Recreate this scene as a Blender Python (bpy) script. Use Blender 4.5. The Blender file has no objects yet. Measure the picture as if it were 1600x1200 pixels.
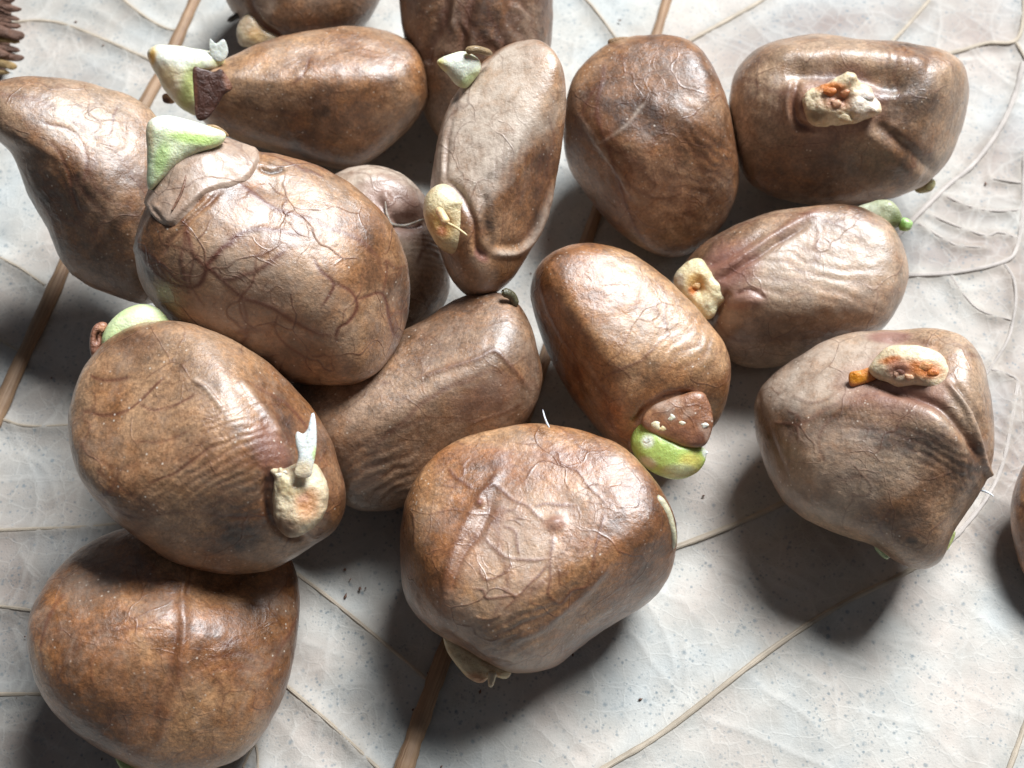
import bpy, math, random
import numpy as np
from mathutils import Vector, kdtree
from mathutils.bvhtree import BVHTree

# ------------------------------------------------------------------ scene, camera, light (1 unit = 1 cm)
SC = bpy.context.scene
SC.unit_settings.system = 'METRIC'
SC.unit_settings.scale_length = 0.01
SC.view_settings.view_transform = 'Standard'
SC.view_settings.look = 'None'
SC.view_settings.exposure = 0.0
SC.view_settings.gamma = 1.0
SC.render.engine = 'CYCLES'
SC.cycles.use_denoising = True
SC.cycles.max_bounces = 6

W, H = 1600.0, 1200.0
PITCH = math.radians(62)
HFOV = math.radians(45)
DIST = 13.0
TGT = np.array([0.0, 0.0, 0.8])
FWD = np.array([0.0, math.cos(PITCH), -math.sin(PITCH)])
RIGHT = np.array([1.0, 0.0, 0.0])
UP = np.cross(RIGHT, FWD)
CAM = TGT - FWD * DIST
TANH = math.tan(HFOV / 2)

cam_d = bpy.data.cameras.new('camera')
cam_d.sensor_width = 36
cam_d.lens = 18 / TANH
cam_d.clip_start = 0.5
cam_d.clip_end = 400
cam = bpy.data.objects.new('camera', cam_d)
SC.collection.objects.link(cam)
cam.location = CAM
cam.rotation_euler = (math.pi / 2 - PITCH, 0, 0)
cam_d.dof.use_dof = True
cam_d.dof.focus_distance = 11.6
cam_d.dof.aperture_fstop = 0.5
SC.camera = cam

world = bpy.data.worlds.new('World')
SC.world = world
world.use_nodes = True
bg = world.node_tree.nodes['Background']
bg.inputs['Color'].default_value = (0.80, 0.87, 1.0, 1)
bg.inputs['Strength'].default_value = 0.085

ld = bpy.data.lights.new('window_light', 'AREA')
ld.shape = 'RECTANGLE'
ld.size = 27.0
ld.size_y = 20.0
ld.energy = 90000
ld.color = (0.93, 0.97, 1.0)
lamp = bpy.data.objects.new('window_light', ld)
SC.collection.objects.link(lamp)
lamp.location = (21.0, 28.0, 51.0)
lamp.rotation_euler = (Vector((0, 0, 0.5)) - lamp.location).to_track_quat('-Z', 'Y').to_euler()


def ray(x, y):
    v = FWD + RIGHT * ((x - W / 2) / (W / 2) * TANH) + UP * (-(y - H / 2) / (W / 2) * TANH)
    return v / np.linalg.norm(v)


def ground(x, y, z=0.0):
    r = ray(x, y)
    return CAM + r * ((z - CAM[2]) / r[2])


def project(P):
    d = P - CAM
    f = d @ FWD
    return np.stack([W / 2 + (d @ RIGHT) / f / TANH * W / 2, H / 2 - (d @ UP) / f / TANH * W / 2], 1)


# ------------------------------------------------------------------ numeric helpers
def _hash(ix, iy, iz, seed):
    n = (ix * 374761393 + iy * 668265263 + iz * 2147483647 + seed * 1274126177) & 0xFFFFFFFF
    n = ((n ^ (n >> 13)) * 1274126177) & 0xFFFFFFFF
    n = n ^ (n >> 16)
    return (n & 0xFFFF) / 65535.0 * 2 - 1


def noise(P, scale, seed=0, octaves=1):
    out = np.zeros(len(P)); amp = 1.0; tot = 0
    for o in range(octaves):
        Q = P * scale * (2 ** o) + 17.3 * (seed + o)
        I = np.floor(Q).astype(np.int64); F = Q - I
        F = F * F * (3 - 2 * F)
        acc = 0
        for dx in (0, 1):
            for dy in (0, 1):
                for dz in (0, 1):
                    w = (F[:, 0] if dx else 1 - F[:, 0]) * (F[:, 1] if dy else 1 - F[:, 1]) * (F[:, 2] if dz else 1 - F[:, 2])
                    acc = acc + w * _hash(I[:, 0] + dx, I[:, 1] + dy, I[:, 2] + dz, seed)
        out += acc * amp; tot += amp; amp *= 0.5
    return out / tot


def seg_dist(Q, pts):
    """distance of 2-D points Q to an open polyline, and how far along it (0..1)"""
    pts = np.asarray(pts, float)
    best = np.full(len(Q), 1e9); along = np.zeros(len(Q))
    n = len(pts) - 1
    for i in range(n):
        a, b = pts[i], pts[i + 1]
        ab = b - a
        tt = np.clip(((Q - a) @ ab) / max(ab @ ab, 1e-9), 0, 1)
        d = np.hypot(*(Q - a - tt[:, None] * ab).T)
        m = d < best
        best[m] = d[m]; along[m] = (i + tt[m]) / n
    return best, along


def catmull(pts, n=8, closed=True):
    P = np.asarray(pts, float)
    out = []
    N = len(P)
    rng = range(N) if closed else range(N - 1)
    for i in rng:
        if closed:
            p0, p1, p2, p3 = P[i - 1], P[i], P[(i + 1) % N], P[(i + 2) % N]
        else:
            p0, p1, p2, p3 = P[max(i - 1, 0)], P[i], P[i + 1], P[min(i + 2, N - 1)]
        for k in range(n):
            t = k / n
            out.append(0.5 * ((2 * p1) + (-p0 + p2) * t + (2 * p0 - 5 * p1 + 4 * p2 - p3) * t * t + (-p0 + 3 * p1 - 3 * p2 + p3) * t ** 3))
    if not closed:
        out.append(P[-1])
    return np.array(out)


_cs_cache = {}


def cube_sphere(N):
    if N in _cs_cache:
        return _cs_cache[N]
    verts = {}; V = []; F = []
    lin = np.tan(np.linspace(-math.pi / 4, math.pi / 4, N + 1))
    lin[0] = -1; lin[-1] = 1
    axes = [((0, 1, 2), 1), ((0, 1, 2), -1), ((1, 2, 0), 1), ((1, 2, 0), -1), ((2, 0, 1), 1), ((2, 0, 1), -1)]
    for (a, b, c), s in axes:
        idx = np.empty((N + 1, N + 1), int)
        for i in range(N + 1):
            for j in range(N + 1):
                p = [0.0, 0.0, 0.0]
                p[a] = lin[i]; p[b] = lin[j]; p[c] = float(s)
                if 0 < i < N and 0 < j < N:
                    idx[i, j] = len(V); V.append(p)
                else:
                    k = (round(p[0] * 1e5), round(p[1] * 1e5), round(p[2] * 1e5))
                    if k not in verts:
                        verts[k] = len(V); V.append(p)
                    idx[i, j] = verts[k]
        q = np.stack([idx[:-1, :-1], idx[1:, :-1], idx[1:, 1:], idx[:-1, 1:]], -1).reshape(-1, 4)
        if s < 0:
            q = q[:, ::-1]
        F.append(q)
    V = np.array(V); V /= np.linalg.norm(V, axis=1)[:, None]
    F = np.concatenate(F)
    _cs_cache[N] = (V, F)
    return V, F


def vnormals(P, F):
    a = P[F[:, 2]] - P[F[:, 0]]; b = P[F[:, 3]] - P[F[:, 1]]
    fn = np.cross(a, b)
    N = np.zeros_like(P)
    for k in range(4):
        for c in range(3):
            N[:, c] += np.bincount(F[:, k], fn[:, c], len(P))
    return N / np.maximum(np.linalg.norm(N, axis=1), 1e-12)[:, None]


def mesh_obj(name, P, F, mat, parent=None, loc=None, colors=None):
    """colors: dict attribute name -> (n,4) array"""
    loc = np.zeros(3) if loc is None else np.asarray(loc, float)
    me = bpy.data.meshes.new(name)
    n, f = len(P), len(F)
    k = F.shape[1]
    me.vertices.add(n); me.loops.add(f * k); me.polygons.add(f)
    me.vertices.foreach_set('co', (P - loc).astype(np.float32).ravel())
    me.loops.foreach_set('vertex_index', F.astype(np.int32).ravel())
    me.polygons.foreach_set('loop_start', np.arange(0, f * k, k, dtype=np.int32))
    me.polygons.foreach_set('use_smooth', np.ones(f, dtype=bool))
    me.update(calc_edges=True)
    for an, col in (colors or {}).items():
        at = me.color_attributes.new(an, 'FLOAT_COLOR', 'POINT')
        at.data.foreach_set('color', np.clip(col, 0, 1).astype(np.float32).ravel())
    me.materials.append(mat)
    o = bpy.data.objects.new(name, me)
    SC.collection.objects.link(o)
    if parent is not None:
        o.parent = parent
        o.location = Vector(loc) - parent.location
    else:
        o.location = loc
    return o


def tag(o, label, cat, group=None, kind=None):
    if label: o['label'] = label
    if cat: o['category'] = cat
    if group: o['group'] = group
    if kind: o['kind'] = kind
    return o


# ------------------------------------------------------------------ materials
class NT:
    def __init__(s, name):
        s.m = bpy.data.materials.new(name); s.m.use_nodes = True
        s.t = s.m.node_tree
        s.b = s.t.nodes['Principled BSDF']

    def n(s, typ, **kw):
        nd = s.t.nodes.new(typ)
        for k, v in kw.items():
            if k in ('operation', 'blend_type', 'data_type', 'feature', 'attribute_name', 'noise_dimensions', 'distance', 'noise_type'):
                setattr(nd, k, v)
            else:
                s.set(nd, k, v)
        return nd

    def set(s, nd, k, v):
        inp = nd.inputs[int(k[1:])] if k[0] == 'i' and k[1:].isdigit() else nd.inputs[k.replace('_', ' ')]
        if isinstance(v, bpy.types.NodeSocket):
            s.t.links.new(v, inp)
        else:
            inp.default_value = v

    def coord(s, rnd=True):
        tc = s.n('ShaderNodeTexCoord')
        if not rnd:
            return tc.outputs['Object']
        oi = s.n('ShaderNodeObjectInfo')
        mu = s.n('ShaderNodeMath', operation='MULTIPLY', i0=oi.outputs['Random'], i1=57.0)
        ad = s.n('ShaderNodeVectorMath', operation='ADD', i0=tc.outputs['Object'], i1=mu.outputs[0])
        return ad.outputs[0]

    def noise(s, co, scale, detail=3, rough=0.55, dist=0.0):
        nd = s.n('ShaderNodeTexNoise', Vector=co, Scale=scale, Detail=detail, Roughness=rough, Distortion=dist)
        return nd.outputs['Fac']

    def ramp(s, fac, stops):
        r = s.t.nodes.new('ShaderNodeValToRGB')
        e = r.color_ramp.elements
        while len(e) < len(stops): e.new(0.5)
        for i, (p, c) in enumerate(stops):
            e[i].position = p
            e[i].color = (c, c, c, 1) if isinstance(c, (int, float)) else (*c, 1)
        s.t.links.new(fac, r.inputs[0])
        return r.outputs[0]

    def mix(s, fac, a, b, blend='MIX'):
        m = s.t.nodes.new('ShaderNodeMix'); m.data_type = 'RGBA'; m.blend_type = blend
        for i, v in ((0, fac), (6, a), (7, b)):
            if isinstance(v, bpy.types.NodeSocket): s.t.links.new(v, m.inputs[i])
            elif isinstance(v, (int, float)): m.inputs[i].default_value = v
            else: m.inputs[i].default_value = (*v, 1)
        return m.outputs[2]

    def math(s, op, a, b=0.0, clamp=False):
        m = s.n('ShaderNodeMath', operation=op, i0=a, i1=b)
        m.use_clamp = clamp
        return m.outputs[0]

    def bump(s, h, dist, strength=1.0, normal=None):
        b = s.n('ShaderNodeBump', Height=h, Distance=dist, Strength=strength)
        if normal is not None: s.t.links.new(normal, b.inputs['Normal'])
        return b.outputs[0]

    def out(s, **kw):
        for k, v in kw.items():
            s.set(s.b, k, v)
        return s.m


def sep(nt, col):
    nd = nt.n('ShaderNodeSeparateColor'); nt.t.links.new(col, nd.inputs[0])
    return nd.outputs


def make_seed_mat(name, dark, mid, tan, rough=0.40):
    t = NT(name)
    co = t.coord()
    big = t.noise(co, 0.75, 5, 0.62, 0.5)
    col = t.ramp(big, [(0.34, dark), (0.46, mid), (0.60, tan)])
    # russet blotches, then grain at three sizes
    org = t.ramp(t.noise(co, 2.4, 6, 0.72, 0.5), [(0.48, 0.0), (0.66, 0.50)])
    col = t.mix(org, col, (0.300, 0.125, 0.040))
    med = t.noise(co, 5.5, 7, 0.72)
    col = t.mix(0.95, col, t.ramp(med, [(0.34, 0.58), (0.5, 1.0), (0.66, 1.38)]), 'MULTIPLY')
    gr = t.ramp(t.noise(co, 30.0, 4, 0.75), [(0.38, 0.66), (0.5, 1.0), (0.62, 1.32)])
    col = t.mix(0.85, col, gr, 'MULTIPLY')
    # greyish patches that paint a sheen into the coat colour
    sheen_tint = t.ramp(t.noise(co, 1.5, 6, 0.70, 0.5), [(0.50, 0.0), (0.62, 0.50)])
    sheen_tint = t.math('MULTIPLY', sheen_tint, t.ramp(t.noise(co, 18.0, 4, 0.7), [(0.35, 0.3), (0.6, 1.0)]))
    col = t.mix(sheen_tint, col, (0.340, 0.240, 0.175))
    at = t.n('ShaderNodeAttribute', attribute_name='marks')
    r = sep(t, at.outputs['Color'])
    brk = t.ramp(t.noise(co, 7.0, 5, 0.75), [(0.35, 0.25), (0.6, 1.0)])
    col = t.mix(t.math('MULTIPLY', r[1], brk, True), col, (0.045, 0.036, 0.032))
    col = t.mix(t.math('MULTIPLY', r[2], t.ramp(t.noise(co, 6.0, 4, 0.7), [(0.35, 0.45), (0.6, 1.0)]), True), col, (0.620, 0.500, 0.400))
    col = t.mix(t.math('MULTIPLY', at.outputs['Alpha'], 0.8, True), col, (0.270, 0.115, 0.092))
    # crackle of fine veins, strong on some seeds and faint on others
    wn = t.n('ShaderNodeTexNoise', Vector=co, Scale=1.6, Detail=2.0)
    wv = t.n('ShaderNodeVectorMath', operation='MULTIPLY_ADD', i0=wn.outputs['Color'], i1=(0.75, 0.75, 0.75), i2=co)
    ck = t.n('ShaderNodeTexVoronoi', feature='DISTANCE_TO_EDGE', Vector=wv.outputs[0], Scale=1.55)
    line = t.ramp(ck.outputs['Distance'], [(0.0, 1.0), (0.024, 0.0)])
    ck2 = t.n('ShaderNodeTexVoronoi', feature='DISTANCE_TO_EDGE', Vector=wv.outputs[0], Scale=3.6)
    line2 = t.math('MULTIPLY', t.ramp(ck2.outputs['Distance'], [(0.0, 0.55), (0.040, 0.0)]), t.ramp(t.noise(co, 1.3, 2), [(0.45, 0.0), (0.55, 1.0)]))
    line = t.math('MAXIMUM', line, line2)
    line = t.math('MULTIPLY', line, t.ramp(t.noise(co, 2.1, 4, 0.65), [(0.40, 0.0), (0.54, 1.0)]))
    oa = t.n('ShaderNodeAttribute', attribute_name='crackle')
    oa.attribute_type = 'OBJECT'
    line = t.math('MULTIPLY', line, oa.outputs['Fac'])
    col = t.mix(t.math('MULTIPLY', line, 0.85), col, (0.105, 0.030, 0.016))
    # reddish veins
    col = t.mix(t.math('MULTIPLY', r[0], 0.92, True), col, (0.105, 0.026, 0.014))
    # sparse pale specks
    vo = t.n('ShaderNodeTexVoronoi', Vector=co, Scale=13.0)
    sp = t.ramp(vo.outputs['Distance'], [(0.05, 1.0), (0.16, 0.0)])
    sp = t.math('MULTIPLY', sp, t.ramp(t.noise(co, 2.3, 2), [(0.45, 0.0), (0.6, 0.9)]))
    col = t.mix(sp, col, (0.66, 0.56, 0.46))
    rg = t.ramp(t.noise(co, 3.0, 6, 0.72), [(0.32, rough - 0.14), (0.66, rough + 0.16)])
    fine = t.noise(co, 34.0, 4, 0.7)
    mid_n = t.noise(co, 10.0, 5, 0.65, 0.3)
    n0 = t.bump(line, 0.007, 0.7)
    n1 = t.bump(t.noise(co, 24.0, 3, 0.6), 0.0045, 0.8, t.bump(mid_n, 0.009, 0.5, n0))
    n2 = t.bump(fine, 0.008, 0.9, n1)
    return t.out(Base_Color=col, Roughness=rg, Normal=n2, Coat_Weight=0.55, Coat_Roughness=0.32, Coat_Normal=n1, Specular_IOR_Level=0.6)


M_SEED = make_seed_mat('seed_coat_brown', (0.062, 0.026, 0.012), (0.205, 0.092, 0.040), (0.385, 0.222, 0.120))
M_SEED_G = make_seed_mat('seed_coat_greyish', (0.066, 0.034, 0.018), (0.210, 0.112, 0.060), (0.400, 0.262, 0.165), 0.44)
M_SEED_R = make_seed_mat('seed_coat_russet', (0.085, 0.032, 0.012), (0.265, 0.110, 0.042), (0.415, 0.232, 0.115), 0.38)
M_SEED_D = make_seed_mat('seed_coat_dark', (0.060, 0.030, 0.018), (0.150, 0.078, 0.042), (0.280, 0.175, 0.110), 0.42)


def make_flesh(torn=False):
    t = NT('torn_root_flesh' if torn else 'moist_flesh')
    co = t.coord()
    at = t.n('ShaderNodeAttribute', attribute_name='tint')
    gr = t.ramp(t.noise(co, 14.0, 4, 0.65), [(0.3, 0.78), (0.7, 1.15)])
    col = t.mix(0.8, at.outputs['Color'], gr, 'MULTIPLY')
    if torn:
        mo = t.ramp(t.noise(co, 5.0, 6, 0.7, 0.6), [(0.48, 0.0), (0.70, 0.5)])
        col = t.mix(mo, col, t.mix(1.0, col, (0.72, 0.40, 0.20), 'MULTIPLY'))
        pit = t.ramp(t.noise(co, 11.0, 4, 0.65), [(0.28, 1.0), (0.40, 0.0)])
        col = t.mix(t.math('MULTIPLY', pit, 0.45), col, (0.22, 0.10, 0.05))
    n1 = t.bump(t.noise(co, 13.0, 5, 0.68), 0.035 if torn else 0.025, 0.8)
    return t.out(Base_Color=col, Roughness=0.36, Normal=n1, Coat_Weight=0.25, Coat_Roughness=0.2,
                 Subsurface_Weight=0.25, Subsurface_Radius=(0.12, 0.08, 0.04), Subsurface_Scale=0.6)


M_FLESH = make_flesh()
M_ROOT = make_flesh(True)


def make_skin():
    t = NT('peeling_coat')
    co = t.coord()
    at = t.n('ShaderNodeAttribute', attribute_name='tint')
    gr = t.ramp(t.noise(co, 6.0, 5, 0.7), [(0.3, 0.6), (0.7, 1.3)])
    col = t.mix(0.9, at.outputs['Color'], gr, 'MULTIPLY')
    n1 = t.bump(t.noise(co, 9.0, 5, 0.65, 0.5), 0.05, 0.8)
    n2 = t.bump(t.noise(co, 40.0, 3, 0.65), 0.01, 0.8, n1)
    return t.out(Base_Color=col, Roughness=0.42, Normal=n2, Coat_Weight=0.25, Coat_Roughness=0.25)


M_SKIN = make_skin()


def make_leaf():
    t = NT('dry_leaf_blade')
    co = t.coord(False)
    big = t.noise(co, 0.35, 4, 0.6, 0.3)
    col = t.ramp(big, [(0.35, (0.385, 0.362, 0.325)), (0.65, (0.525, 0.505, 0.465))])
    hue = t.ramp(t.noise(co, 0.6, 3, 0.6), [(0.38, (0.93, 1.0, 1.06)), (0.5, (1.0, 1.0, 1.0)), (0.62, (1.06, 0.98, 0.95))])
    col = t.mix(1.0, col, hue, 'MULTIPLY')
    m2 = t.ramp(t.noise(co, 2.0, 5, 0.65), [(0.3, 0.86), (0.7, 1.08)])
    col = t.mix(1.0, col, m2, 'MULTIPLY')
    at = t.n('ShaderNodeAttribute', attribute_name='marks')
    r = sep(t, at.outputs['Color'])
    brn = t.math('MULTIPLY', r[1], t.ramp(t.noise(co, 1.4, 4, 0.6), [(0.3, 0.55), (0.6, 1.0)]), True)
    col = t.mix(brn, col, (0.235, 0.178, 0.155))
    # fine net of smallest veins
    wob = t.n('ShaderNodeTexNoise', Vector=co, Scale=5.0, Detail=2.0)
    wv = t.n('ShaderNodeVectorMath', operation='MULTIPLY_ADD', i0=wob.outputs['Color'], i1=(0.12, 0.12, 0.0), i2=co)
    vo = t.n('ShaderNodeTexVoronoi', feature='DISTANCE_TO_EDGE', Vector=wv.outputs[0], Scale=4.2)
    net = t.ramp(vo.outputs['Distance'], [(0.0, 1.0), (0.06, 0.0)])
    col = t.mix(t.math('MULTIPLY', net, 0.16), col, (0.60, 0.585, 0.54))
    # fungal specks, blue-grey
    for sc_, th, lo, st in ((7.5, 0.17, 0.46, 0.6), (14.0, 0.22, 0.44, 0.6), (24.0, 0.22, 0.44, 0.5), (4.0, 0.08, 0.45, 0.7)):
        v = t.n('ShaderNodeTexVoronoi', Vector=co, Scale=sc_)
        v.inputs['Randomness'].default_value = 1.0
        d = t.math('ADD', v.outputs['Distance'], t.math('MULTIPLY', t.noise(co, 30.0, 3, 0.7), 0.30))
        s_ = t.ramp(d, [(th * 0.6 + 0.13, 1.0), (th + 0.20, 0.0)])
        msk = t.ramp(t.noise(co, 1.1 + sc_ * 0.07, 3, 0.6), [(lo - 0.02, 0.0), (lo + 0.12, st)])
        col = t.mix(t.math('MULTIPLY', s_, msk), col, (0.120, 0.165, 0.195))
    col = t.mix(t.math('MULTIPLY', r[0], 0.5, True), col, (0.38, 0.32, 0.25))
    col = t.mix(t.math('MULTIPLY', r[2], 0.22, True), col, (0.62, 0.60, 0.56))
    n0 = t.bump(net, 0.003, 0.5)
    n1 = t.bump(t.noise(co, 7.0, 5, 0.65), 0.016, 0.5, n0)
    n2 = t.bump(t.noise(co, 45.0, 3, 0.6), 0.006, 0.6, n1)
    return t.out(Base_Color=col, Roughness=0.62, Normal=n2, Specular_IOR_Level=0.35)


M_LEAF = make_leaf()


def make_rib(name, a, b):
    t = NT(name)
    tc = t.n('ShaderNodeTexCoord')
    at = t.n('ShaderNodeAttribute', attribute_name='tint')   # R: across, G: along
    r = sep(t, at.outputs['Color'])
    cv = t.n('ShaderNodeCombineXYZ', i0=t.math('MULTIPLY', r[0], 9.0), i1=t.math('MULTIPLY', r[1], 5.0), i2=0.0)
    f = t.noise(cv.outputs[0], 1.3, 4, 0.65)
    col = t.ramp(f, [(0.3, a), (0.7, b)])
    col = t.mix(0.7, col, t.ramp(t.noise(tc.outputs['Object'], 3.0, 4, 0.6), [(0.3, 0.7), (0.7, 1.2)]), 'MULTIPLY')
    n = t.bump(f, 0.03, 0.7)
    return t.out(Base_Color=col, Roughness=0.55, Normal=n)


M_MIDRIB = make_rib('leaf_midrib', (0.190, 0.100, 0.052), (0.430, 0.280, 0.165))
M_VEIN = make_rib('leaf_vein', (0.380, 0.305, 0.225), (0.560, 0.480, 0.380))
M_VEINP = make_rib('leaf_vein_pale', (0.420, 0.360, 0.320), (0.560, 0.510, 0.470))


def make_plain(name, col, rough, sc=3.0):
    t = NT(name)
    co = t.coord()
    c = t.mix(1.0, col, t.ramp(t.noise(co, sc, 5, 0.65), [(0.3, 0.55), (0.7, 1.35)]), 'MULTIPLY')
    n = t.bump(t.noise(co, sc * 3, 5, 0.65), 0.08, 0.7)
    return t.out(Base_Color=c, Roughness=rough, Normal=n)


M_GROUND = make_plain('ground_soil', (0.060, 0.050, 0.042), 0.8, 1.0)
M_BARK = make_plain('woody_scales', (0.170, 0.085, 0.055), 0.55, 4.0)
M_BARK_Y = make_plain('woody_scales_ochre', (0.300, 0.190, 0.070), 0.55, 4.0)


# ------------------------------------------------------------------ the setting
ZG = -0.25
gp = np.array([[-150, -150, ZG], [150, -150, ZG], [150, 150, ZG], [-150, 150, ZG]], float)
go = mesh_obj('ground', gp, np.array([[0, 1, 2, 3]]), M_GROUND)
tag(go, None, None, kind='structure')


def leaf_z(x, y):
    return (0.05 * np.sin(0.55 * x + 0.9) * np.cos(0.45 * y - 0.4) + 0.022 * np.sin(1.7 * x - 1.1 * y) +
            0.014 * np.sin(3.1 * y + 1.3 * x + 0.7))


# vein traces on the leaf, photograph pixels -> points lying on the leaf
MAINS = [
    # (points, radius at start, radius at end, material, name)
    ([(480, 1640), (560, 1400), (622, 1230), (657, 1130), (700, 1008), (790, 740), (930, 340), (1005, 120), (1048, -20), (1075, -110)], 0.105, 0.060, M_MIDRIB, 'midrib', 1),
    ([(-330, 1300), (-170, 1000), (-35, 715), (0, 640), (95, 430), (160, 290), (238, 145), (300, 18), (340, -80)], 0.095, 0.075, M_MIDRIB, 'midrib', 1),
]
SECS = [
    ([(800, 935), (930, 890), (1055, 856), (1210, 795), (1330, 730), (1400, 690)], .06, .045),
    ([(700, 1380), (850, 1268), (945, 1200), (1040, 1142), (1200, 1020), (1310, 948), (1420, 893), (1480, 850)], .055, .045),
    ([(1480, 1450), (1560, 1240), (1590, 1160), (1612, 1100)], .05, .04),
    ([(1020, 100), (1085, 60), (1140, 28), (1200, -6), (1260, -50)], .055, .045),
    ([(1300, 150), (1390, 72), (1455, 0), (1490, -50)], .045, .035),
    ([(1440, 95), (1500, 82), (1540, 71), (1584, 68), (1597, 30), (1598, -30)], .05, .04),
    ([(1584, 68), (1600, 95), (1620, 140)], .035, .03),
    ([(1400, 370), (1430, 340), (1480, 290), (1520, 258), (1560, 205), (1585, 150), (1597, 100)], .06, .05),
    ([(1380, 432), (1415, 431), (1490, 428), (1565, 412), (1588, 388), (1597, 330), (1598, 240)], .055, .035),
    ([(1480, 306), (1520, 324), (1560, 330), (1595, 328)], .035, .03),
    ([(1452, 334), (1500, 356), (1540, 369), (1560, 364), (1592, 374)], .032, .028),
    ([(1436, 350), (1480, 378), (1500, 386), (1540, 388)], .030, .02),
    ([(1550, 280), (1595, 288)], .028, .022),
    ([(1485, 432), (1500, 455), (1530, 485), (1580, 500)], .026, .02),
    ([(1568, 415), (1583, 440), (1586, 480), (1575, 530), (1545, 578), (1520, 610)], .035, .03),
    ([(1548, 578), (1575, 585), (1592, 600), (1597, 660)], .032, .026),
    ([(1480, 850), (1505, 825), (1540, 780), (1565, 730), (1580, 660), (1590, 600)], .05, .035),
    ([(885, -30), (925, 12), (962, 62)], .035, .025),
    ([(-20, 829), (60, 826), (150, 822), (230, 812)], .035, .03),
    ([(-20, 945), (55, 956), (110, 968)], .03, .03),
    ([(-20, 1087), (75, 1086), (150, 1080)], .035, .03),
    ([(400, 1030), (445, 1070), (520, 1135), (600, 1210)], .035, .03),
    ([(440, 880), (492, 917), (560, 972), (640, 1040), (672, 1068)], .035, .03),
    ([(20, 40), (60, 37), (100, 42), (160, 63), (242, 98)], .035, .04),
    ([(170, -15), (220, 25), (262, 48), (290, 50)], .035, .03),
    ([(-20, 392), (30, 418), (70, 446)], .026, .026),
    ([(-20, 520), (22, 545), (45, 556)], .024, .024),
    ([(5, 655), (40, 664), (110, 662)], .03, .02),
    ([(380, 1200), (400, 1165), (405, 1230)], .02, .02),
]
TERT = [
    [(1095, 870), (1130, 890), (1160, 905)], [(1165, 845), (1205, 905), (1260, 930)], [(1180, 880), (1230, 895), (1290, 930), (1305, 955)],
    [(1215, 955), (1245, 985)], [(1262, 915), (1275, 980)], [(1378, 920), (1405, 935), (1420, 930)], [(1255, 1003), (1300, 1020), (1350, 1040)],
    [(1312, 965), (1360, 990), (1405, 1015)], [(1210, 1030), (1260, 1060), (1300, 1075)], [(1100, 1120), (1170, 1145), (1250, 1180), (1300, 1200)],
    [(1340, 1112), (1400, 1125), (1440, 1135), (1480, 1170), (1510, 1205)], [(1290, 1020), (1305, 1080), (1310, 1150)], [(1395, 1040), (1402, 1070)],
    [(1345, 1080), (1352, 1135)], [(1480, 860), (1540, 890), (1600, 920)], [(1500, 905), (1600, 960)], [(1430, 1030), (1500, 1080), (1600, 1120)],
    [(1000, 930), (1040, 990), (1060, 1070)], [(920, 1040), (940, 1100)], [(1060, 930), (1110, 990)], [(1070, 1010), (1075, 1090)],
    [(850, 1090), (900, 1150), (930, 1180)], [(470, 1000), (560, 1040), (600, 1100)], [(30, 860), (50, 900), (45, 950)], [(20, 700), (70, 730), (90, 800)],
    [(0, 1140), (60, 1150), (120, 1190)], [(20, 980), (40, 1040), (30, 1085)], [(60, 60), (80, 100), (60, 120)], [(110, 50), (130, 90), (200, 130)],
    [(1290, 0), (1330, 40)], [(1180, 30), (1240, 60)], [(1230, 0), (1270, 50)], [(1460, 0), (1500, 20), (1590, 25)], [(1430, 40), (1500, 70)],
    [(1100, 80), (1130, 130)], [(900, 60), (890, 130)], [(1440, 450), (1470, 490), (1530, 520)], [(1430, 500), (1480, 520)],
    [(1550, 610), (1600, 640)], [(1555, 640), (1598, 668)], [(1556, 665), (1600, 690)], [(1560, 690), (1595, 710)], [(1558, 715), (1590, 730)],
    [(1552, 745), (1582, 758)], [(1545, 770), (1575, 782)], [(1530, 800), (1570, 825)], [(1520, 815), (1560, 850)], [(1510, 830), (1550, 870)],
    [(1520, 130), (1560, 150)], [(1530, 170), (1600, 180)], [(1540, 230), (1600, 240)], [(1460, 320), (1440, 400)], [(1505, 350), (1500, 385), (1485, 420)],
    [(1540, 370), (1545, 410)], [(1530, 325), (1525, 360)], [(1330, 60), (1360, 30)], [(1100, 0), (1130, 25)],
]


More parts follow.
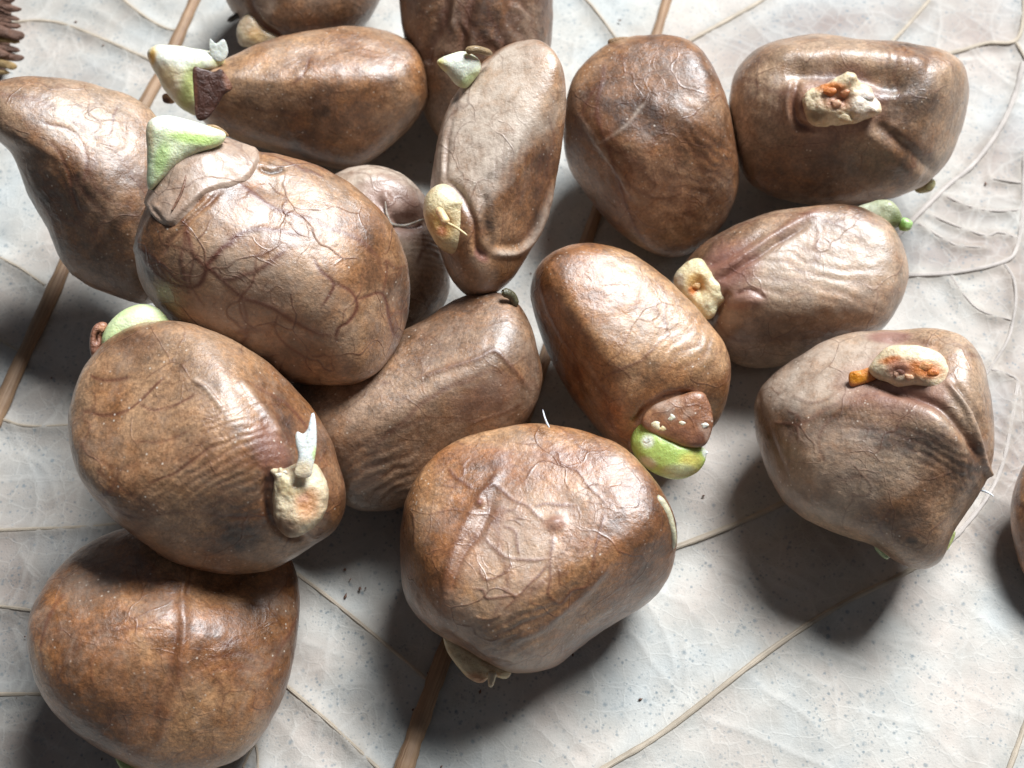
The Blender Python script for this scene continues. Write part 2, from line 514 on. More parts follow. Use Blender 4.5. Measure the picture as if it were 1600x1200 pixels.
def build_leaf():
    root = bpy.data.objects.new('dry_leaf', None)
    SC.collection.objects.link(root)
    tag(root, 'large pale grey dried leaf with blue-grey specks and brown midribs, under the seeds', 'leaf')

    def axis(lo, hi, a, b, step, coarse):
        mid = list(np.arange(lo, hi, step))
        left, x, s = [], lo, step
        while x > a:
            s = min(s * 1.25, coarse); x -= s; left.append(x)
        right, x, s = [], mid[-1], step
        while x < b:
            s = min(s * 1.25, coarse); x += s; right.append(x)
        return np.array(left[::-1] + mid + right)
    xs = axis(-8.2, 8.2, -15, 16, 0.026, 0.6)
    ys = axis(-5.4, 8.2, -11, 17, 0.026, 0.6)
    X, Y = np.meshgrid(xs, ys, indexing='ij')
    P = np.stack([X.ravel(), Y.ravel(), leaf_z(X.ravel(), Y.ravel())], 1)
    nx, ny = len(xs), len(ys)
    idx = np.arange(nx * ny).reshape(nx, ny)
    F = np.stack([idx[:-1, :-1], idx[1:, :-1], idx[1:, 1:], idx[:-1, 1:]], -1).reshape(-1, 4)
    # leaf margin: an oval with a wavy edge, well outside the frame
    c = P[F[:, 0], :2] - np.array([0.6, 2.4])
    ang = np.arctan2(c[:, 1], c[:, 0])
    rr = np.hypot(c[:, 0] / 14.0, c[:, 1] / 12.5)
    keep = rr < 0.97 + 0.02 * np.sin(9 * ang) + 0.015 * np.sin(23 * ang + 1)
    F = F[keep]
    used = np.unique(F)
    remap = np.full(len(P), -1); remap[used] = np.arange(len(used))
    P = P[used]; F = remap[F]
    px = project(P)
    # vein sets as ground points
    rs = random.Random(5)
    tert = [np.array([ground(*q)[:2] for q in catmull(t_, 5, False)]) for t_ in TERT]
    secs = [np.array([ground(*q)[:2] for q in catmull(s_[0], 6, False)]) for s_ in SECS]
    for s_ in secs + [np.array([ground(*q)[:2] for q in catmull(m[0], 10, False)]) for m in MAINS]:
        L = np.cumsum([0] + list(np.hypot(*np.diff(s_, axis=0).T)))
        d = rs.uniform(0.2, 0.6)
        side = 1
        while d < L[-1]:
            i = int(np.searchsorted(L, d)) - 1
            p = s_[i] + (s_[i + 1] - s_[i]) * ((d - L[i]) / max(L[i + 1] - L[i], 1e-6))
            tg = s_[i + 1] - s_[i]; tg /= np.linalg.norm(tg)
            a = math.atan2(tg[1], tg[0]) + side * rs.uniform(1.0, 1.4)
            pts = [p]
            for k in range(rs.randint(6, 15)):
                a += rs.gauss(0, 0.16)
                pts.append(pts[-1] + 0.13 * np.array([math.cos(a), math.sin(a)]))
            tert.append(np.array(pts))
            d += rs.uniform(0.25, 0.7); side = -side
    kd_pts = []
    for tt in tert:
        for i in range(len(tt) - 1):
            n = max(2, int(np.linalg.norm(tt[i + 1] - tt[i]) / 0.012))
            for k in range(n):
                kd_pts.append(tt[i] + (tt[i + 1] - tt[i]) * k / n)
    dens = (np.abs(px[:, 0] - 800) < 900) & (np.abs(px[:, 1] - 600) < 700)
    marks = np.zeros((len(P), 4)); marks[:, 3] = 1

    def nearest(pts, sel):
        kd = kdtree.KDTree(len(pts))
        for i, p in enumerate(pts):
            kd.insert((p[0], p[1], 0), i)
        kd.balance()
        return np.array([kd.find((p[0], p[1], 0))[2] for p in P[sel]])
    d3 = nearest(kd_pts, dens)
    g = np.exp(-(d3 / 0.020) ** 2)
    brk = np.clip(0.65 + 0.6 * noise(P[dens], 1.5, 3), 0.25, 1)
    marks[dens, 2] = g * brk
    zone = 1 + 0.6 * np.clip((px[dens, 0] - 1350) / 120, 0, 1) * np.clip((900 - px[dens, 1]) / 100, 0, 1)
    P[dens, 2] += zone * 0.007 * g * brk - 0.012 * (zone - 1) * np.exp(-((d3 - 0.14) / 0.07) ** 2) + 0.004 * np.exp(-(d3 / 0.06) ** 2)
    d2pts = []
    for s_ in secs:
        for i in range(len(s_) - 1):
            n = max(2, int(np.linalg.norm(s_[i + 1] - s_[i]) / 0.02))
            for k in range(n): d2pts.append(s_[i] + (s_[i + 1] - s_[i]) * k / n)
    d2 = nearest(d2pts, dens)
    P[dens, 2] += 0.035 * np.exp(-(d2 / 0.07) ** 2) - 0.02 * np.exp(-((d2 - 0.22) / 0.12) ** 2)
    marks[dens, 0] = 0.6 * np.exp(-(d2 / 0.05) ** 2)
    # brown panels; those along the left also paint in its dimmer light
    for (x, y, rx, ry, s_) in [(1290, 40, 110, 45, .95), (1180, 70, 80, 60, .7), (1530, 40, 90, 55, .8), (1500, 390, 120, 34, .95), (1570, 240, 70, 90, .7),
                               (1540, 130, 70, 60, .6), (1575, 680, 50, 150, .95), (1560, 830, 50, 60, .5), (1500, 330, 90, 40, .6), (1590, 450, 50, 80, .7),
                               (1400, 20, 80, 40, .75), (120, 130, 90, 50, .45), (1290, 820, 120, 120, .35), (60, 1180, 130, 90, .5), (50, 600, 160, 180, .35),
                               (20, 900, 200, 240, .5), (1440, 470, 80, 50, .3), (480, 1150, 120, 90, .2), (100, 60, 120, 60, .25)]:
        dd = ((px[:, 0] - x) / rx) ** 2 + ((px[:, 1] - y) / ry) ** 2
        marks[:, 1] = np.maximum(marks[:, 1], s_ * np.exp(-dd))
    # crumpled relief between the veins
    P[:, 2] += 0.012 * noise(P * np.array([1, 1, 0]), 0.9, 7, 2)
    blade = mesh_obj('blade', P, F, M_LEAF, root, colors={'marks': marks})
    bvh = BVHTree.FromPolygons([tuple(v) for v in P[::1]], [tuple(f) for f in F[::1]]) if False else None
    # ribs and veins as tubes lying half sunk in the blade
    def tube(name, pts, r0, r1, mat, lift=0.25, flat=1.0, segs=10):
        c = catmull(pts, 10, False)
        G = np.array([ground(*q)[:2] for q in c])
        n = len(G)
        V = []; A = []
        ph = rs.uniform(0, 6)
        for i in range(n):
            tg = G[min(i + 1, n - 1)] - G[max(i - 1, 0)]
            tg /= np.linalg.norm(tg)
            nr = np.array([-tg[1], tg[0]])
            r = r0 + (r1 - r0) * i / (n - 1)
            r *= 1 + 0.07 * math.sin(i * 0.9 + ph) + 0.05 * math.sin(i * 2.3)
            z = leaf_z(*G[i]) + r * lift + (0.028 if r0 < 0.07 else 0)
            for k in range(segs):
                a = 2 * math.pi * k / segs
                V.append([*(G[i] + nr * r * math.cos(a)), z + r * flat * math.sin(a)])
                A.append([k / segs, (i % 200) / 20.0 / 10, 0, 1])
        V = np.array(V)
        Fq = []
        for i in range(n - 1):
            for k in range(segs):
                k2 = (k + 1) % segs
                Fq.append([i * segs + k, i * segs + k2, (i + 1) * segs + k2, (i + 1) * segs + k][::-1])
        return mesh_obj(name, V, np.array(Fq), mat, root, loc=V.mean(0), colors={'tint': np.array(A)})
    for pts, r0, r1, mat, nm, _ in MAINS:
        tube(nm, pts, r0, r1, mat, 0.45, 0.8, 18)
    for i, (pts, r0, r1) in enumerate(SECS):
        tube('vein', pts, r0 * .6, r1 * .6, M_VEINP if i in (7, 8, 9, 10, 11, 12, 13, 14, 15, 16) else M_VEIN, 0.15, 0.75, 12)
    return root


LEAF = build_leaf()


# ------------------------------------------------------------------ rounded bodies grown from an outline
class Body:
    pass


def smooth_periodic(r, sig):
    if sig <= 0: return r
    k = int(sig * 3) + 1
    w = np.exp(-0.5 * (np.arange(-k, k + 1) / sig) ** 2); w /= w.sum()
    ext = np.concatenate([r[-k:], r, r[:k]])
    return np.convolve(ext, w, 'valid')


def shape(outline, N=90, support=None, t=None, depth=0.85, back=None, e1=0.92, e2=0.85, skew=(0, 0), smooth=2.0, center=None, tilt=(0, 0), cuts=()):
    b = Body()
    c = catmull(outline, 8)
    if center is None:
        # area centroid
        x, y = c[:, 0], c[:, 1]
        x2, y2 = np.roll(x, -1), np.roll(y, -1)
        cr = x * y2 - x2 * y
        center = (((x + x2) * cr).sum() / (3 * cr.sum()), ((y + y2) * cr).sum() / (3 * cr.sum()))
    w0 = ray(*center)
    rr = RIGHT - w0 * (RIGHT @ w0); rr /= np.linalg.norm(rr)
    uu = np.cross(rr, w0)
    loc2 = []
    for q in c:
        r = ray(*q)
        p = r / (r @ w0) - w0
        loc2.append((p @ rr, p @ uu))
    loc2 = np.array(loc2)
    th = np.arctan2(loc2[:, 1], loc2[:, 0]); rad = np.hypot(*loc2.T)
    o = np.argsort(th); th = th[o]; rad = rad[o]
    grid = np.linspace(-math.pi, math.pi, 361)[:-1]
    Rg = np.interp(grid, np.concatenate([th[-3:] - 2 * math.pi, th, th[:3] + 2 * math.pi]), np.concatenate([rad[-3:], rad, rad[:3]]))
    Rg = smooth_periodic(Rg, smooth)
    Rm = Rg.mean()
    D = depth * Rm; Db = (back if back is not None else depth) * Rm

    def mapf(V):
        a = np.arctan2(V[:, 1], V[:, 0])
        R = np.interp(a, np.append(grid, math.pi), np.append(Rg, Rg[0]))
        s = np.clip(np.hypot(V[:, 0], V[:, 1]), 0, 1) ** e1
        z = V[:, 2]
        h = np.sign(z) * np.abs(z) ** e2
        hh = np.where(h > 0, h * D, h * Db)
        lx = s * R * np.cos(a); ly = s * R * np.sin(a)
        hh = hh * (1 + tilt[0] * lx / Rm + tilt[1] * ly / Rm)
        lx = lx + skew[0] * Rm * np.maximum(h, 0) - 0.4 * skew[0] * Rm * np.maximum(-h, 0)
        ly = ly + skew[1] * Rm * np.maximum(h, 0) - 0.4 * skew[1] * Rm * np.maximum(-h, 0)
        L = np.stack([lx, ly, hh], 1) / Rm
        for (nx_, ny_, nz_, dd_) in cuts:
            nv = np.array([nx_, ny_, nz_]); nv = nv / np.linalg.norm(nv)
            x_ = (L @ nv - dd_) / 0.085
            L = L - nv * (0.82 * 0.085 * np.logaddexp(0, np.clip(x_, -30, 60)))[:, None]
        lx, ly, hh = (L * Rm).T
        return lx[:, None] * rr + ly[:, None] * uu - hh[:, None] * w0
    V, F = cube_sphere(N)
    # sphere frame (x right, y up, z to viewer): right-handed
    q = mapf(V)
    if t is None:
        t = (support - CAM[2]) / (w0[2] + q[:, 2].min())
    b.t, b.w0, b.rr, b.uu, b.center = t, w0, rr, uu, center
    b.V, b.F, b.q = V, F, q
    b.P = CAM + t * (w0 + q)
    b.mapw = lambda D_: CAM + t * (w0 + mapf(D_))
    b.Rm = Rm * t
    b.C = CAM + t * w0
    b.N = vnormals(b.P, F)
    fr = (b.P - b.C) @ b.w0
    b.front = np.clip(0.5 - fr / (0.12 * b.Rm), 0, 1)      # 1 on the viewer's side, fading round the rim
    b.px = project(b.P)
    b.kpx = W / 2 / TANH / (t * (w0 @ FWD))                   # pixels per cm at the body's distance
    return b


def ell(px, x, y, rx, ry, ang=0):
    a = math.radians(ang)
    dx, dy = px[:, 0] - x, px[:, 1] - y
    u = dx * math.cos(a) + dy * math.sin(a)
    v = -dx * math.sin(a) + dy * math.cos(a)
    return (u / rx) ** 2 + (v / ry) ** 2


def random_veins(rs, start, n_main=6, step=0.07, spread=0.9, br=0.10):
    lines = []
    start = np.array(start, float); start /= np.linalg.norm(start)

    def walk(p, d, length, w, lvl):
        pts = [p]
        n = int(length / step)
        for i in range(n):
            ax = np.cross(p, d)
            turn = rs.gauss(0, 0.17)
            d = d * math.cos(turn) + ax * math.sin(turn)
            p2 = p + d * step; p2 /= np.linalg.norm(p2)
            d = d - p2 * (d @ p2); d /= np.linalg.norm(d)
            p = p2
            pts.append(p)
            if lvl < 3 and rs.random() < br:
                s = rs.choice((-1, 1)); a = s * rs.uniform(0.5, 1.1)
                ax = np.cross(p, d)
                walk(p, d * math.cos(a) + ax * math.sin(a), length * rs.uniform(0.18, 0.42), w * 0.7, lvl + 1)
        lines.append((np.array(pts), w))
    a0 = np.cross(start, [0.3, 0.2, 0.9]); a0 /= np.linalg.norm(a0)
    b0 = np.cross(start, a0)
    for k in range(n_main):
        a = 2 * math.pi * (k + rs.uniform(-.25, .25)) / n_main
        d = a0 * math.cos(a) + b0 * math.sin(a)
        p = start + d * rs.uniform(0.15, 0.5); p /= np.linalg.norm(p)
        d = d - p * (d @ p); d /= np.linalg.norm(d)
        walk(p, d, rs.uniform(1.6, 2.6), rs.uniform(0.7, 1.0), 0)
    return lines


SEEDS = {}


def seed(key, label, outline, mat, root_px=None, veins=6, vein_s=1.0, feats=(), noise_amp=0.03, sid=0, part_name='coat', fine=1.0, crackle=.5, group=None, **kw):
    b = shape(outline, **kw)
    P, Nn, px, fr = b.P.copy(), b.N, b.px, b.front
    disp = np.zeros(len(P))
    marks = np.zeros((len(P), 4))
    disp += b.Rm * noise_amp * noise(P, 0.9, sid + 3, 2) + b.Rm * 0.012 * noise(P, 2.6, sid + 9, 2) + 0.008 * fine * noise(P, 7.0, sid + 11, 3)
    k = b.kpx
    for f in feats:
        kind = f[0]
        if kind in ('v', 'g', 'r'):
            pts = catmull(f[1], 5, False)
            wd, am = f[2], f[3]
            d, al = seg_dist(px + 2.0 * np.stack([noise(P, 6, 1), noise(P, 6, 2)], 1), pts)
            tp = np.clip(np.minimum(al, 1 - al) * 6 + 0.25, 0, 1)
            wd = wd * (0.85 if kind == 'v' else 1.0)
            g = np.exp(-(d / wd) ** 2) * fr * tp
            disp += am * g * {'v': 0.26, 'r': 0.7, 'g': -0.65}[kind]
            cw = f[4] if len(f) > 4 else (0.9 if kind == 'v' else 0.0)
            ch = f[5] if len(f) > 5 else 0
            if cw: marks[:, ch] = np.maximum(marks[:, ch], cw * g)
        elif kind == 'b':
            _, x, y, rx, ry, an, am = f
            disp += am * np.exp(-ell(px, x, y, rx, ry, an)) * fr
        elif kind in ('s', 'p', 'k'):
            _, x, y, rx, ry, an, st = f
            e = ell(px, x, y, rx, ry, an) * (1 + 0.7 * noise(P, 3.5, 21, 3)) 
            ch = {'s': 1, 'p': 2, 'k': 3}[kind]
            marks[:, ch] = np.maximum(marks[:, ch], st * np.clip(1.4 - e, 0, 1) * fr)
        elif kind == 'w':
            _, x, y, rx, ry, an, lam, am = f
            a = math.radians(an)
            m = np.exp(-ell(px, x, y, rx, ry, an)) * fr
            c = -(px[:, 0] - x) * math.sin(a) + (px[:, 1] - y) * math.cos(a)
            c = c + 2.2 * lam * noise(P, 1.3, 31, 2) + 0.6 * lam * noise(P, 5, 33, 2)
            wv = np.sin(2 * math.pi * c / lam)
            disp += 0.55 * am * m * wv * (0.6 + 0.6 * noise(P, 2.2, 35))
            marks[:, 0] = np.maximum(marks[:, 0], 0.35 * m * np.clip(-wv, 0, 1))
    if veins:
        rs = random.Random(100 + sid)
        if root_px is None: root_px = (b.center[0] + 30, b.center[1] + 30)
        r = ray(*root_px); p = r / (r @ b.w0) - b.w0
        u, v = (p @ b.rr) * b.t / b.Rm, (p @ b.uu) * b.t / b.Rm
        rho = min(math.hypot(u, v), 0.98)
        st = (u, v, math.sqrt(max(1 - rho * rho, 0.02)))
        lines = random_veins(rs, st, max(3, int(veins * .6)))
        pts, ws = [], []
        for ln, w in lines:
            Wd = b.mapw(ln)
            for i in range(len(Wd) - 1):
                L = np.linalg.norm(Wd[i + 1] - Wd[i]); n = max(2, int(L / 0.02))
                for kk in range(n):
                    pts.append(Wd[i] + (Wd[i + 1] - Wd[i]) * kk / n); ws.append(w)
        kd = kdtree.KDTree(len(pts))
        for i, p_ in enumerate(pts): kd.insert(p_, i)
        kd.balance()
        jit = P + 0.012 * np.stack([noise(P, 9, 41), noise(P, 9, 42), noise(P, 9, 43)], 1)
        d = np.empty(len(P)); wv = np.empty(len(P))
        for i in range(len(P)):
            _, j, dd = kd.find(jit[i]); d[i] = dd; wv[i] = ws[j]
        vis = np.clip(0.55 + 1.3 * noise(P, 0.9, sid + 50, 2), 0.05, 1)
        g = np.exp(-(d / (0.019 + 0.010 * wv)) ** 2) * (0.4 + 0.6 * wv) * vis
        marks[:, 0] = np.maximum(marks[:, 0], 0.95 * vein_s * g)
        g2 = np.exp(-(d / 0.06) ** 2) * wv * vis
        sgn = 1 if sid % 2 else -1
        disp += vein_s * (0.004 * g * sgn - 0.002 * sgn * g2)
    P2 = P + Nn * disp[:, None]
    b.P = P2
    base = np.array([b.C[0], b.C[1], P2[:, 2].min()])
    b.base = base
    b.bvh = BVHTree.FromPolygons([tuple(p) for p in P2], [tuple(f) for f in b.F])
    has_parts = kw and part_name != 'solo'
    root = bpy.data.objects.new('sprouting_seed' if part_name != 'solo' else 'seed', None)
    SC.collection.objects.link(root)
    root.location = base
    tag(root, label, 'seed', group or 'brown seeds heaped on the dry leaf')
    b.root = root
    o = mesh_obj('seed_coat', P2, b.F, mat, root, loc=base, colors={'marks': marks})
    o['crackle'] = float(crackle)
    SEEDS[key] = b
    return b


def hit_t(b, x, y):
    r = ray(x, y)
    h = b.bvh.ray_cast(Vector(CAM), Vector(r))
    if h[0] is None:
        return b.t * 1.0 / max(r @ b.w0, .5)
    return h[3]


def part(b, name, outline, tints, base_col, at=None, lift=0.0, depth=0.5, N=28, mat=None, rough=0.05, rscale=5.0, dents=(), label=None, t=None, seedn=0, **kw):
    """a fleshy or papery piece fixed to a seed: tints = (x, y, rx, ry, angle, colour)"""
    if t is None:
        if at is None:
            cx = sum(p[0] for p in outline) / len(outline); cy = sum(p[1] for p in outline) / len(outline)
            at = (cx, cy)
        t = hit_t(b, *at) - lift
    kw.setdefault('smooth', 1.0)
    s = shape(outline, N=N, t=t, depth=depth, **kw)
    P = s.P.copy()
    disp = s.Rm * rough * noise(P, rscale, seedn + 2, 3)
    for (x, y, rx, ry, an, am) in dents:
        disp += am * np.exp(-ell(s.px, x, y, rx, ry, an)) * s.front
    P = P + s.N * disp[:, None]
    col = np.tile(np.array([*base_col, 1.0]), (len(P), 1))
    for (x, y, rx, ry, an, c) in tints:
        e = np.maximum(ell(s.px, x, y, rx, ry, an) * (1 + 0.4 * noise(P, 7, 5, 3)), 0)
        w = np.exp(-0.6 * e * np.abs(e))[:, None] * (0.3 + 0.7 * s.front[:, None])
        col[:, :3] = col[:, :3] * (1 - w) + np.array(c) * w
    mk = np.zeros((len(P), 4))
    if mat in (M_SEED_G, M_SEED_R):
        mk[:, 2] = 0.7 * np.clip(3 * noise(P, 5, 71, 3), 0, 1)
        mk[:, 3] = 0.3
    o = mesh_obj(name, P, s.F, mat or (M_ROOT if name.startswith('root') and name != 'root_wisp' else M_FLESH), b.root, loc=s.C, colors={'tint': col, 'marks': mk})
    o['crackle'] = 0.5
    if label: o['label'] = label
    return s


def inside(Q, poly):
    c = np.asarray(poly, float); r = np.zeros(len(Q), bool)
    for i in range(len(c)):
        (x1, y1), (x2, y2) = c[i - 1], c[i]
        if y1 == y2: continue
        m = ((Q[:, 1] < y1) != (Q[:, 1] < y2)) & (Q[:, 0] < (x2 - x1) * (Q[:, 1] - y1) / (y2 - y1) + x1)
        r ^= m
    return r


def shell(b, name, poly, th, mat, lift_at=None, lift=0.0, lift_r=60, marks=(0, 0, 0, 0), label=None):
    """a layer of coat lying on the seed: its own surface inside a ragged outline, raised by its thickness"""
    c = catmull(poly, 8)
    px = b.px + 2.2 * np.stack([noise(b.P, 9, 61, 2), noise(b.P, 9, 62, 2)], 1)
    sel = inside(px, c) & (b.front > 0.02)
    F = b.F[sel[b.F].all(1)]
    used = np.unique(F)
    remap = np.full(len(sel), -1); remap[used] = np.arange(len(used))
    d, _ = seg_dist(px[used], np.vstack([c, c[:1]]))
    rise = np.clip(d / 7.0, 0, 1) ** 0.6
    off = (th * 0.7 + lift * (np.exp(-ell(px[used], *lift_at, lift_r, lift_r)) if lift_at else 0)) * rise - 0.025 * (1 - rise)
    off = off + 0.018 * noise(b.P[used], 4, 63, 3) * rise
    P = b.P[used] + b.N[used] * off[:, None]
    M = np.tile(np.array(marks, float), (len(P), 1))
    M[:, 2] = np.maximum(M[:, 2], 0.75 * np.exp(-(d / 3.0) ** 2))
    M[:, 1] *= (0.4 + 0.6 * (noise(P, 3, 65, 3) > 0))
    o = mesh_obj(name, P, remap[F], mat, b.root, loc=P.mean(0), colors={'marks': M})
    o['crackle'] = 0.6
    if label: o['label'] = label


def strand(b, name, pts, r0, r1, col, lift=0.05, mat=None, flat=1.0, ts=None):
    """thin curved wisp, fibre or crease following the seed's surface"""
    c = catmull(pts, 6, False)
    n = len(c)
    C = []
    for i, q in enumerate(c):
        if ts is not None:
            tt = np.interp(i / (n - 1), np.linspace(0, 1, len(ts)), ts)
        else:
            tt = hit_t(b, *q) - lift
        C.append(CAM + ray(*q) * tt)
    C = np.array(C)
    for _ in range(3):
        C[1:-1] = (C[:-2] + 2 * C[1:-1] + C[2:]) / 4
    segs = 8; V = []
    for i in range(n):
        tg = C[min(i + 1, n - 1)] - C[max(i - 1, 0)]; tg /= np.linalg.norm(tg)
        s1 = np.cross(tg, b.w0); s1 /= np.linalg.norm(s1)
        s2 = np.cross(tg, s1)
        u = i / (n - 1)
        r = (r0 + (r1 - r0) * u) * min(1, 0.3 + 4 * min(u, 1 - u) + 0.2)
        for k in range(segs):
            a = 2 * math.pi * k / segs
            V.append(C[i] + s1 * r * math.cos(a) + s2 * r * flat * math.sin(a))
    V = np.array(V); Fq = []
    for i in range(n - 1):
        for k in range(segs):
            k2 = (k + 1) % segs
            Fq.append([i * segs + k, i * segs + k2, (i + 1) * segs + k2, (i + 1) * segs + k])
    for base_i in (0, (n - 1) * segs):
        for k in range(0, segs - 2, 2):
            Fq.append([base_i, base_i + k + 1, base_i + k + 2, base_i + (k + 3) % segs])
    col = np.tile(np.array([*col, 1.0]), (len(V), 1))
    return mesh_obj(name, V, np.array(Fq), mat or M_FLESH, b.root, loc=C.mean(0), colors={'tint': col})


CREAM = (0.70, 0.56, 0.34)
PALEC = (0.78, 0.70, 0.50)
ORANGE = (0.62, 0.20, 0.045)
RUST = (0.40, 0.15, 0.06)
GREEN = (0.36, 0.52, 0.10)
PGREEN = (0.62, 0.70, 0.36)
WHITE = (0.82, 0.84, 0.72)
YELLOW = (0.70, 0.62, 0.16)
TANC = (0.34, 0.22, 0.14)
DKRED = (0.10, 0.035, 0.022)


def torn_bits(b, items, lift):
    """small ragged crumbs of torn tissue on a root"""
    rs = random.Random(len(items))
    for (x, y, r, c) in items:
        n = 7
        a0 = rs.uniform(0, 6)
        ol = [(x + r * rs.uniform(.6, 1.2) * math.cos(a0 - 2 * math.pi * k / n), y + .75 * r * rs.uniform(.6, 1.2) * math.sin(a0 - 2 * math.pi * k / n)) for k in range(n)]
        part(b, 'root_fragment', ol, [], c, t=hit_t(b, x, y) - lift, depth=.55, N=14, rough=.22, rscale=9, smooth=.5, seedn=int(x))


# @@SEEDS@@
# 1 far left, teardrop
b = seed('left', 'dull brown teardrop-shaped seed cut by the left edge, just below the woody scales',
         [(-38, 182), (-25, 142), (0, 128), (50, 121), (105, 123), (160, 136), (220, 158), (262, 210), (280, 290), (290, 380), (270, 450), (230, 476), (180, 462), (130, 440), (95, 405), (70, 350), (45, 305), (28, 262), (8, 228), (-22, 208)],
         M_SEED_G, root_px=(-10, 170), sid=1, cuts=[(.15,.52,.84,.66),(-.5,-.3,.8,.64)], veins=7, vein_s=1.1, support=0.65, depth=0.80, e2=0.9, skew=(0.0, 0.04), noise_amp=0.02,
         feats=[('g', [(70, 215), (95, 240), (110, 280), (120, 330)], 3, .01, .6), ('g', [(60, 190), (110, 205), (135, 240), (130, 290)], 3, .01, .6),
                ('r', [(10, 150), (90, 160), (160, 180), (200, 230)], 30, .02), ('v', [(185, 165), (175, 195), (172, 215)], 2.5, -.01, .8),
                ('w', 150, 300, 80, 120, 75, 34, .006), ('r', [(100, 440), (150, 390), (180, 330)], 8, .02)])

# 2 the seed at the top edge
b = seed('top_left', 'dark seed cut by the top edge, with a cream root at its left',
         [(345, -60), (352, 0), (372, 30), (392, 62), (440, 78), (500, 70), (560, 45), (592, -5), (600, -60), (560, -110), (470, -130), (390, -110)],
         M_SEED_D, sid=2, veins=5, support=0.0, depth=0.85,
         feats=[('g', [(390, -10), (398, 20), (415, 42), (440, 60)], 5, .05, .6), ('p', 415, 8, 18, 25, 20, .35)])
part(b, 'root', [(372, 38), (385, 22), (398, 26), (418, 45), (438, 62), (410, 75), (378, 72), (370, 55)], [(400, 55, 16, 12, 30, (0.62, 0.42, 0.2)), (385, 35, 10, 14, 0, (0.5, 0.38, 0.25))], (0.66, 0.55, 0.38), lift=0.05, depth=.6)
strand(b, 'root_tip', [(385, 18), (372, 24), (356, 33)], .05, .03, (0.03, 0.022, 0.015), ts=[b.t - .3, b.t - .25, b.t - .2])

# 3 the furrowed one behind
b = seed('top_middle', 'dark furrowed seed standing upright behind the slender seed, cut by the top edge',
         [(622, -60), (626, 0), (634, 60), (648, 120), (662, 170), (690, 215), (740, 235), (800, 215), (840, 150), (855, 90), (862, 0), (858, -70), (820, -130), (740, -150), (660, -130)],
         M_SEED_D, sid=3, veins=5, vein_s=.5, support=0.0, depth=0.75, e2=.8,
         feats=[('g', [(700, -20), (690, 40), (672, 75), (668, 100)], 9, .07, .5), ('g', [(742, -20), (730, 30), (722, 70), (715, 110)], 8, .06, .5), ('r', [(718, -20), (706, 40), (695, 90)], 8, .05),
                ('r', [(760, -20), (745, 40), (735, 80)], 9, .04), ('w', 780, 40, 90, 110, 96, 26, .02), ('w', 660, 60, 50, 110, 84, 22, .02), ('g', [(800, -20), (790, 40), (790, 90)], 7, .03, .3)])

# 4 upper left, with the big green and white sprout
b = seed('upper_left', 'seed lying crosswise with thick cream and green sprout and torn dark flap on its left',
         [(303, 112), (330, 102), (355, 92), (400, 70), (470, 50), (540, 40), (595, 45), (635, 65), (660, 100), (667, 150), (648, 190), (605, 232), (555, 262), (500, 258), (440, 240), (385, 226), (345, 208), (315, 188), (304, 150)],
         M_SEED, root_px=(330, 150), crackle=.3, sid=4, cuts=[(0,.72,.7,.64),(0,-.35,.93,.66)], veins=6, vein_s=.7, support=0.1, depth=0.95, e2=.8, skew=(0.0, 0.10), noise_amp=.03,
         feats=[('v', [(485, 88), (475, 115), (455, 135)], 3, -.012, .6), ('r', [(345, 130), (420, 78), (520, 55), (600, 60)], 14, .03), ('s', 450, 165, 90, 22, -20, .35), ('s', 400, 140, 40, 16, -40, .4)])
part(b, 'sprout', [(231, 79), (250, 71), (285, 73), (325, 80), (350, 88), (345, 108), (318, 116), (312, 145), (314, 182), (288, 172), (264, 150), (247, 122), (234, 98)],
     [(285, 88, 60, 18, 5, WHITE), (298, 135, 16, 38, 15, (0.55, 0.60, 0.24)), (345, 95, 14, 10, 0, (0.72, 0.74, 0.40)), (236, 92, 6, 18, 15, (0.72, 0.45, 0.12)), (258, 125, 14, 22, 30, (0.72, 0.60, 0.36))], PALEC, t=b.t - .35, depth=.62, N=40, rough=.05, skew=(0, .1))
part(b, 'coat_flap', [(302, 107), (318, 108), (334, 112), (345, 108), (354, 118), (363, 138), (350, 148), (340, 165), (325, 185), (308, 186), (303, 150)],
     [(357, 125, 7, 16, -10, (0.26, 0.11, 0.06)), (304, 150, 4, 40, 0, (0.16, 0.06, 0.035))], (0.075, 0.028, 0.018), t=b.t - .78, depth=.18, mat=M_SKIN, label='torn dark flap of seed coat', N=30)
part(b, 'film_scrap', [(328, 60), (337, 68), (350, 62), (356, 82), (346, 96), (330, 88)], [], (0.72, 0.75, 0.68), t=b.t - .5, depth=.12, N=14)
part(b, 'root_stub', [(254, 148), (266, 146), (274, 155), (270, 162), (256, 160)], [(258, 158, 8, 5, 0, DKRED)], (0.5, 0.32, 0.2), t=b.t - .1, depth=.6, N=12)

# 5 half hidden one behind the big seed
b = seed('hidden', 'pale shrivelled seed mostly hidden between the big crackled seed and the slender seed',
         [(500, 300), (535, 268), (580, 259), (620, 270), (650, 292), (672, 330), (690, 375), (704, 430), (698, 470), (670, 500), (620, 520), (560, 500), (510, 430), (490, 360)],
         M_SEED_G, sid=5, veins=3, support=0.0, depth=0.85,
         feats=[('p', 600, 300, 110, 75, 30, .9), ('p', 665, 370, 45, 50, 30, .6), ('k', 615, 330, 55, 40, 40, .7), ('b', 640, 345, 28, 14, 0, -.12), ('r', [(555, 280), (610, 285), (655, 320), (672, 350)], 14, .07),
                ('g', [(590, 310), (612, 335), (640, 350), (665, 348)], 7, .06, .2), ('w', 670, 400, 35, 40, 10, 9, .007), ('p', 660, 390, 35, 30, 0, .3), ('r', [(600, 300), (606, 320), (612, 340)], 7, .05)])
strand(b, 'fibre', [(605, 348), (622, 353), (640, 351), (662, 342)], .022, .012, (0.42, 0.38, 0.32), lift=.03)
